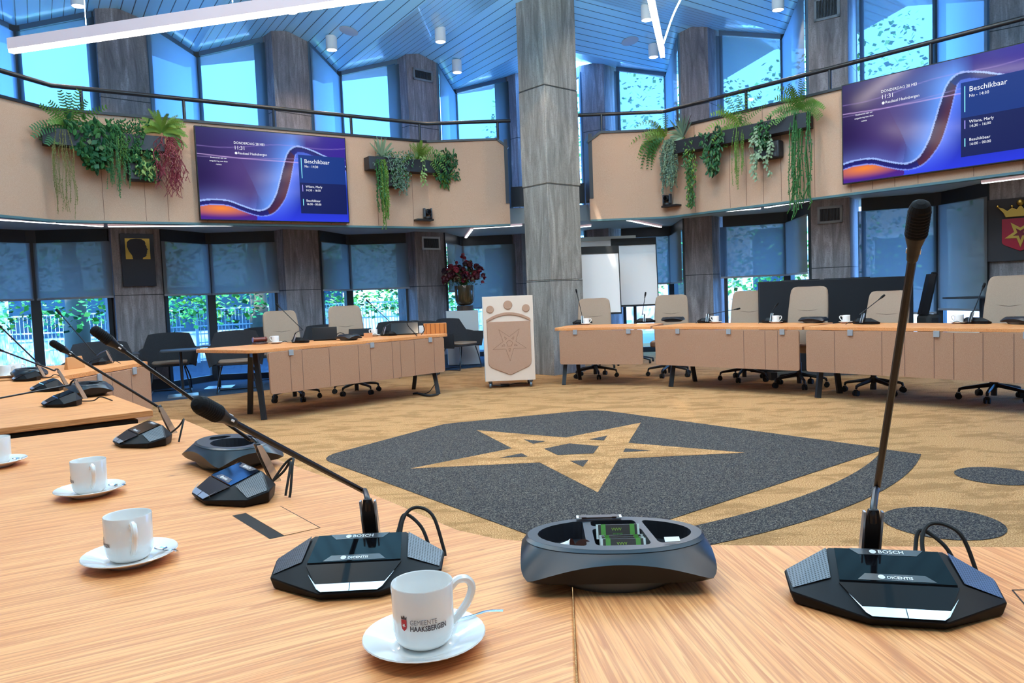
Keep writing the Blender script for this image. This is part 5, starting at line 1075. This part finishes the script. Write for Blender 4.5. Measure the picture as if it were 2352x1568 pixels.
# ---------- planters and plants ----------
PG={n:mat('leaf '+n,c,.5,spec=.3) for n,c in dict(fern=(.07,.17,.025),dark=(.012,.075,.025),mid=(.03,.12,.03),lime=(.14,.24,.03),blue=(.10,.17,.12),olive=(.13,.13,.025),red=(.20,.03,.045),pale=(.19,.28,.17),brown=(.05,.025,.02),var=(.25,.38,.12),grass=(.10,.20,.03)).items()}
pr_=random.Random(11)
class Plant:
    def __init__(s,P,n,d): s.b=MB();s.P=Vector(P);s.n=Vector((n.x,n.y,0));s.d=Vector((d.x,d.y,0));s.z=Vector((0,0,1))
    def w(s,a,o,z): return s.d*a+s.n*o+s.z*z
    def blade(s,pts,wd,mi=0,fold=0):
        n=len(pts)
        for i in range(n-1):
            t=(pts[i+1]-pts[i]).normalized();sd=t.cross(s.n);sd=sd.normalized() if sd.length>1e-3 else s.d
            w0=wd*math.sin(PI*(.08+.92*i/(n-1)))**.7*.5+.001;w1=wd*math.sin(PI*(.08+.92*(i+1)/(n-1)))**.7*.5+.001 if i<n-2 else .001
            s.b.add([pts[i]-sd*w0,pts[i]+sd*w0,pts[i+1]+sd*w1,pts[i+1]-sd*w1],[(0,1,2,3)],mi)
    def arc(s,a,o,z,L,droop,k=10):
        v=s.w(a,o,z).normalized();p=Vector((0,0,0));out=[p.copy()]
        for i in range(k):
            v=(v+Vector((0,0,-1))*droop/k).normalized();p=p+v*L/k
            q=p.copy();on=q.dot(s.n)
            if on<-.03: q-=s.n*(on+.03)
            out.append(q);p=q
        return out
    def fern(s,n,L,col=0,droop=1.5,lw=.10,a0=0,spread=1.3,up=.7,leaf=True):
        for i in range(n):
            a=(i/(max(1,n-1))-.5)*2*spread+a0+pr_.uniform(-.12,.12);l=L*pr_.uniform(.75,1.1)
            pts=s.arc(math.sin(a),pr_.uniform(.05,.55),max(-.4,math.cos(a))*up+.1,l,droop*pr_.uniform(.7,1.2),14)
            if not leaf: s.blade(pts,lw,col);continue
            for j in range(1,len(pts)-1):
                for h in (0,.55) if lw<.06 else (0,):
                    p=pts[j].lerp(pts[j+1],h);t=(pts[j+1]-pts[j]).normalized();sd=t.cross(s.n);sd=sd.normalized() if sd.length>1e-3 else s.d
                    f=math.sin(PI*min(1,(j+h)/len(pts)*.95+.05))**.6*lw*.5
                    for q in(-1,1): e=p+sd*q*f+t*f*.35;k_=max(.005,lw*.09);s.b.add([p-t*k_,e-t*k_*.6,e+t*k_*.9,p+t*k_*1.3],[(0,1,2,3)],col)
    def strands(s,n,L,wx,leaf=.012,col=0,dens=22,jit=.05,fork=0,th=.003,top=.05):
        for i in range(int(n*1.35)):
            x=pr_.uniform(-wx,wx);l=L*pr_.uniform(.65,1.05);p=s.w(x*.6,pr_.uniform(.02,.12),top);k=10;pts=[p]
            ph=pr_.uniform(0,6)
            for j in range(k): pts.append(s.w(x*(.6+.4*min(1,(j+1)/3))+math.sin(ph+j*.9)*jit*.4,pts[0].dot(s.n)+.04*math.sin(min(1,j/2)),top+.03-l*(j+1)/k))
            s.b.tube(pts,th,3,col)
            for j in range(int(dens*l/ .6)):
                u=pr_.random()*k*.999;q=pts[int(u)].lerp(pts[int(u)+1],u%1);a=pr_.uniform(0,2*PI);e=s.w(math.cos(a),abs(math.sin(a))*.5,-.5-.4*pr_.random()).normalized()*leaf*pr_.uniform(.7,1.3);sd=e.cross(s.n).normalized()*leaf*.32
                s.b.add([q,q+e*.5+sd,q+e,q+e*.5-sd],[(0,1,2,3)],col)
            for j in range(fork):
                q=pts[-1-pr_.randrange(4)];e=s.w(pr_.uniform(-.06,.06),.01,-.09);s.b.tube([q,q+e*.5,q+e],th,3,col)
    def clump(s,n,wx,z0,z1,leaf,col=(0,),out=.14,asp=.45,taper=.3):
        n=int(n*1.7)
        for i in range(9): s.b.tube([s.w(0,.03,.02),s.w(wx*.35*(i/4-1),.06,z0*.4),s.w(wx*taper*(i/4-1),.07,z0*.95)],.003,3,col[0])
        for i in range(5): s.b.tube([s.w(0,.03,.0),s.w(wx*.8*(i/2-1),.06,z1*.8)],.003,3,col[0])
        for i in range(n):
            z=pr_.uniform(z0,z1);f=1-(z1-z)/(z1-z0)*(1-taper) if z<z1 else 1
            x=pr_.uniform(-wx,wx)*f;o=pr_.uniform(.0,out);p=s.w(x,o,z);a=pr_.uniform(-2.4,-.7) if pr_.random()<.8 else pr_.uniform(.3,2.6)
            e=s.w(math.cos(a),pr_.uniform(.1,.6),math.sin(a)).normalized()*leaf*pr_.uniform(.6,1.2);sd=e.cross(s.n).normalized()*leaf*asp*.5;bd=s.n*leaf*.08
            c=pr_.choice(col);s.b.add([p,p+e*.35+sd-bd,p+e*.75+sd*.7-bd,p+e,p+e*.75-sd*.7-bd,p+e*.35-sd-bd,p+e*.5+bd],[(0,1,6),(1,2,6),(2,3,6),(3,4,6),(4,5,6),(5,0,6)],c)
    def done(s,name,lab,mats):
        m_=s.b.build(name,[PG[k] for k in mats]);m_.location=s.P;tag(m_,lab,'plant','artificial plants in the parapet planters');return m_
def plants(A,B,n,d,lst,boxes):
    for lab,x0,x1,y0,y1 in boxes:
        a=al(x0,(y0[0]+y0[1])/2,A,B);c=al(x1,(y1[0]+y1[1])/2,A,B);zt=(al(x0,y0[0],A,B).z+al(x1,y1[0],A,B).z)/2;h=.2
        L=(Vector(c[:2])-Vector(a[:2])).length;m_=(a+c)/2;t=thing('planter_box',lab,'planter',(m_.x+n.x*.12,m_.y+n.y*.12,zt-h),math.atan2(d.y,d.x))
        b=MB();b.box((0,0,h/2),(L,.2,h));b.build('box',mat('anthracite planter',(.014,.015,.02),.5),t,bevel=.004)
        b=MB();b.box((0,0,h+.001),(L-.03,.16,.004));b.build('soil',RUB,t)
        b=MB()
        for x in (-.35,.35): b.box((x*L,.1,h*.6),(.04,.04,.08))
        b.build('bracket',BLK,t)
    for name,lab,px,py,mats,fn in lst:
        p=al(px,py,A,B)+Vector((n.x,n.y,0))*.13;q=Plant(p,n,d);fn(q);q.done(name,lab,mats)
plants(BL[2],BL[3],nB,dB,[
 ('trailing_plant','olive trailing plant with the longest strands, far left of the left planter',143,315,('olive',),lambda q:q.strands(16,1.12,.14,.014,0,26,.03)),
 ('fern','large sword fern standing at the left end of the left planter',160,302,('fern','mid'),lambda q:(q.fern(7,.55,0,.5,.10,0,.75,1.1),q.fern(4,.52,1,1.2,.11,-1.5,.35),q.fern(4,.42,0,2.2,.11,.3,1.6,.2))),
 ('pothos','dark green broad leaved pothos second from the left in the left planter',210,312,('dark','mid'),lambda q:(q.clump(190,.32,-.42,.16,.11,(0,0,1)),q.strands(3,.62,.16,.10,0,10,.06))),
 ('trailing_plant','fine light green trailing plant in the middle of the left planter',262,318,('mid','fern'),lambda q:(q.strands(28,.85,.13,.016,0,46,.03),q.strands(10,.5,.12,.016,1,40,.03))),
 ('bushy_plant','small leaved bushy plant right of the middle of the left planter',290,318,('dark','mid'),lambda q:(q.clump(420,.27,-.32,.20,.045,(0,1)),)),
 ('zebra_plant','striped pale green leaved plant hanging in front of the left loudspeaker',330,345,('var','dark'),lambda q:(q.clump(150,.16,-.40,.02,.075,(0,1,1),.1,.4,.75),)),
 ('fern','bright tufted fern at the right end of the left planter',368,312,('lime','grass'),lambda q:(q.fern(20,.34,0,1.3,.05,0,1.25,1.1),q.fern(14,.36,1,2.0,.05,.6,1.2,.7))),
 ('trailing_plant','red stringy trailing plant at the right end of the left planter',380,330,('red',),lambda q:(q.strands(34,.72,.17,.02,0,12,.11,3,.004),)),
 ('staghorn_fern','grey green staghorn fern at the left of the second planter',868,365,('pale','blue'),lambda q:(q.fern(16,.32,0,.3,.028,.1,.9,1.2,False),q.fern(10,.25,1,1.6,.03,0,2.2,.3,False))),
 ('trailing_cactus','long green strap cactus hanging down left of the second loudspeaker',856,378,('mid','fern'),lambda q:(q.strands(7,.85,.07,.03,0,16,.02,1,.007),)),
 ('trailing_cactus','longest green strap cactus reaching below the gallery edge',868,378,('grass','mid'),lambda q:(q.strands(11,1.05,.06,.03,0,18,.02,1,.007),)),
 ('bushy_plant','blue green small leaved bush in the middle of the second planter',905,375,('blue','mid'),lambda q:(q.clump(380,.26,-.42,.16,.04,(0,0,1),.15,.5,.5),q.strands(8,.65,.12,.03,0,34,.03))),
 ('fern','bright green fern hanging in the middle of the second planter',955,370,('lime','grass','var'),lambda q:(q.fern(11,.30,0,.6,.07,.0,.6,1.1),q.fern(10,.52,1,2.6,.085,.1,1.1,.5),q.strands(3,.62,.05,.05,2,16,.02))),
 ('schefflera','dark bushy plant with pointed leaves at the right end of the second planter',1010,380,('dark','mid','lime'),lambda q:(q.clump(210,.22,-.25,.18,.085,(0,0,1),.16,.35,1),q.clump(70,.10,-.36,-.1,.09,(1,2),.1,.35,1))),
],[('long anthracite planter box on the left parapet',95,372,(303,337),(318,352)),('anthracite planter box on the parapet between left screen and big column',835,1022,(362,395),(378,405))])
plants(BR[1],BR[2],nE,dE,[
 ('fern','lush drooping fern at the left end of the right planter',1541,318,('grass','lime','mid'),lambda q:(q.fern(26,.70,0,2.5,.08,-1.15,.85,.7),q.fern(12,.42,1,1.2,.07,-.5,.7,.9),q.fern(14,.66,2,2.9,.08,-1.3,.6,.35))),
 ('trailing_plant','grey silvery trailing plant second from left in the right planter',1556,330,('blue','pale'),lambda q:(q.strands(26,.86,.13,.03,0,42,.05),q.strands(10,.8,.12,.03,1,36,.05))),
 ('staghorn_fern','grey green staghorn fern rising above the right planter edge',1580,318,('blue','pale','brown'),lambda q:(q.fern(14,.36,0,.2,.03,.1,.7,1.2,False),q.fern(9,.28,1,1.2,.03,-.9,.9,.6,False),q.fern(3,.4,2,.1,.02,.7,.2,1,False))),
 ('trailing_plant','leafy light green column of leaves hanging in the left half of the right planter',1600,335,('mid','lime'),lambda q:(q.clump(230,.12,-.95,.1,.06,(0,0,1),.1,.42,.35),)),
 ('pothos','dark green pothos left of the large fern in the right planter',1655,322,('dark','mid'),lambda q:(q.clump(150,.24,-.50,.14,.09,(0,0,1)),)),
 ('fern','largest sword fern with fronds above the handrail, middle of the right planter',1712,292,('fern','lime'),lambda q:(q.fern(9,.60,0,.35,.07,.1,1.0,1.2),q.fern(6,.55,1,1.6,.09,-.8,.6,.8),q.fern(5,.45,0,2.4,.08,0,1.4,.3))),
 ('trailing_plant','beaded light green strings hanging below the largest fern',1715,300,('grass',),lambda q:q.strands(14,.92,.09,.016,0,36,.015)),
 ('eucalyptus','grey leaved branching plant in front of the right loudspeaker',1768,300,('pale','dark','mid'),lambda q:(q.clump(120,.18,-.25,.12,.07,(1,2,1)),q.strands(7,.8,.13,.06,0,20,.12))),
 ('fern','feathery fern at the right end of the right planter',1850,258,('fern','grass'),lambda q:(q.fern(14,.48,0,1.6,.08,-.6,.9,.9),q.fern(14,.46,1,1.7,.08,.6,.8,1.0))),
 ('trailing_cactus','long green strap cactus at the right end of the right planter',1845,272,('mid','grass'),lambda q:(q.strands(13,1.35,.10,.03,0,14,.03,2,.007),)),
 ('trailing_cactus','second long green strap cactus hanging at the far right of the right planter',1878,268,('mid','grass'),lambda q:(q.strands(5,1.3,.06,.03,0,14,.04,2,.007),)),
],[('long anthracite planter box on the right parapet',1555,1870,(330,355),(262,300))])
# ---------- outside ----------
GRD=mat('outdoor paving',(.26,.30,.33),.9);LAWN=mat('grass strip',(.14,.30,.05),.9)
b=MB();b.poly([(-45,-10,-.05),(45,-10,-.05),(45,60,-.05),(-45,60,-.05)]);o=b.build('ground',GRD,kind='structure')
b=MB()
LF=[mat('sunlit leaf',(.12,.46,.03),.6),mat('bright leaf',(.34,.66,.05),.6),mat('deep leaf',(.03,.24,.04),.6)]
for m_ in LF: m_.node_tree.nodes['Principled BSDF'].inputs['Subsurface Weight'].default_value=0
TRK=mat('tree bark',(.16,.13,.09),.9)
def tree(lab,x,y,h,r,seed,n=3200,zb=1.1,lw=.13):
    rr=random.Random(seed);t=thing('tree',lab,'tree',(x,y,0),0,'leafy trees outside the windows')
    b=MB();b.tube(spline([(0,0,-.05),(.05,0,1.2),(-.04,.05,2.4),(.05,0,h*.6)],5),[.24]*5+[.19]*5+[.13]*6,12);b.build('trunk',TRK,t,smooth=True)
    b=MB()
    for i in range(n):
        a=rr.uniform(0,2*PI);e=rr.random()**.5;z=zb+(h-zb)*rr.random()**1.5;rad=r*(1.15-.6*((z-zb)/(h-zb))**2)*e;p=Vector((rad*math.cos(a),rad*math.sin(a),z-.35*e*rr.random()))
        s=lw*rr.uniform(.5,1.2);u=Vector((rr.uniform(-1,1),rr.uniform(-1,1),rr.uniform(-.6,.3))).normalized()*s;v=u.cross(Vector((rr.uniform(-1,1),rr.uniform(-1,1),1))).normalized()*s*.42
        b.add([p,p+u*.5+v,p+u,p+u*.5-v],[(0,1,2,3)],rr.choice((0,0,1,2)))
    b.build('crown',LF,t);return t
tree('thick trunked tree outside the wide pane at the far left',-8.9,15.4,4.6,2.4,1)
tree('tree outside left of the plaque pillar, cut by the left edge',-13.0,14.6,4.6,2.2,2)
tree('bright tree outside behind the dark armchairs',-5.9,17.6,4.6,2.3,3)
tree('tree outside the panes behind the left swivel chairs',-2.6,19.8,4.8,2.0,4)
tree('tree outside behind the flowers, shading their blind',1.0,20.0,6.8,2.0,5,3200,1.2)
tree('tree outside behind the flip charts',4.4,19.2,7.6,2.2,6,2600,1.4)
tree('tree outside behind the black desk screen',7.4,16.6,7.2,2.4,7,3000,1.2)
tree('dark tree high outside the right upper windows',12.5,14.2,8.5,2.4,8,2600,1.4)
for x0,y0,x1,y1,lab in ((-14,15.2,-7.2,16.6,'white steel bar fence outside the far left panes'),(-7.0,16.8,-.8,20.4,'white steel bar fence outside behind the armchairs')):
    d=Vector((x1-x0,y1-y0,0));L=d.length;t=thing('bar_fence',lab,'fence',(x0,y0,0),math.atan2(d.y,d.x));WM=mat('white steel',(.7,.75,.78),.4)
    b=MB()
    k=int(L/.075)
    for i in range(k): b.box((i*L/k,0,.62),(.012,.012,1.15))
    b.build('bars',WM,t,kind='stuff')
    b=MB()
    for z in (.08,.45,.82,1.19): b.box((L/2,.0,z),(L,.03,.03))
    b.build('rails',WM,t)
    i=0
    while i<=L: b=MB();b.box((i,0,.64),(.06,.06,1.28));b.build('post',WM,t);i+=2.5
def bldg(lab,x,y,w,d,h,rz,col,wins,roof=None,band=None):
    t=thing('building',lab,'building',(x,y,0),rz);b=MB();b.box((0,0,h/2-.05),(w,d,h));b.build('walls',mat('wall '+lab[:8],col,.85),t)
    if roof: b=MB();b.prism([(-w/2-.3,-d/2-.3),(w/2+.3,-d/2-.3),(w/2+.3,d/2+.3),(-w/2-.3,d/2+.3)],h-.05,h+.15);b.build('roof',mat('roof '+lab[:8],roof,.8),t)
    for (cx,cz,ww,hh) in wins:
        b=MB();b.box((cx,-d/2-.01,cz),(ww,.06,hh));f=b.build('window_frame',WHITE,t);b=MB();b.box((cx,-d/2-.05,cz),(ww-.14,.02,hh-.14));b.build('window_pane',mat('dark outdoor glass',(.02,.06,.10),.1),f)
bldg('white low pavilion with dark windows outside at the left',-11.5,20.5,11,3,3.4,.35,(.62,.68,.72),[(-3.6,1.2,3.2,1.3),(0,1.2,3.0,1.3),(3.6,1.2,3.2,1.3)],(.35,.38,.42))
bldg('pale house with dark windows outside behind the left table',-3.5,25.5,9,4,4.2,.15,(.70,.72,.72),[(-2.6,1.8,1.8,1.6),(.5,1.8,1.6,1.6),(3,1.8,1.2,2.0)],(.25,.28,.34))
bldg('pale brick house outside behind the right tables',9.5,22.5,11,4,4.6,-.6,(.60,.48,.42),[(-3.6,1.7,1.4,1.5),(-1.2,1.7,1.0,2.4),(2.4,1.7,1.8,1.4)],(.22,.14,.10))
for lab,x,y,rz in (('pale tiled roof of the neighbouring house outside the left gallery windows',-9.5,23,.42),('pale tiled roof of the neighbouring house outside behind the second planter',-1,27.5,.2)):
    t=thing('tiled_roof',lab,'roof',(x,y,3.3),rz);TL=mat('sunlit roof tiles',(.55,.58,.6),.8);k=NT(TL);n_=k.noise(k.coord(),9,3,.8);k.l(k.ramp(n_,[(.44,(.10,.14,.2,1)),(.56,(.6,.6,.58,1))]),k.b.inputs['Base Color'])
    b=MB();b.box((0,2,1.9),(16,5.6,.2),Matrix.Rotation(R(40),3,'X'));b.build('slope',TL,t);b=MB();b.box((0,1.5,-1.65),(15,.3,3.2));b.build('gable_wall',WHITE,t)
b=MB();b.box((0,0,.75),(8,.25,1.5));o=b.build('garden_wall',mat('pale render',(.66,.66,.62),.9));o.location=(-1.0,23.0,0);o.rotation_euler=(0,0,.12);tag(o,'pale low garden wall outside behind the left swivel chairs','wall')
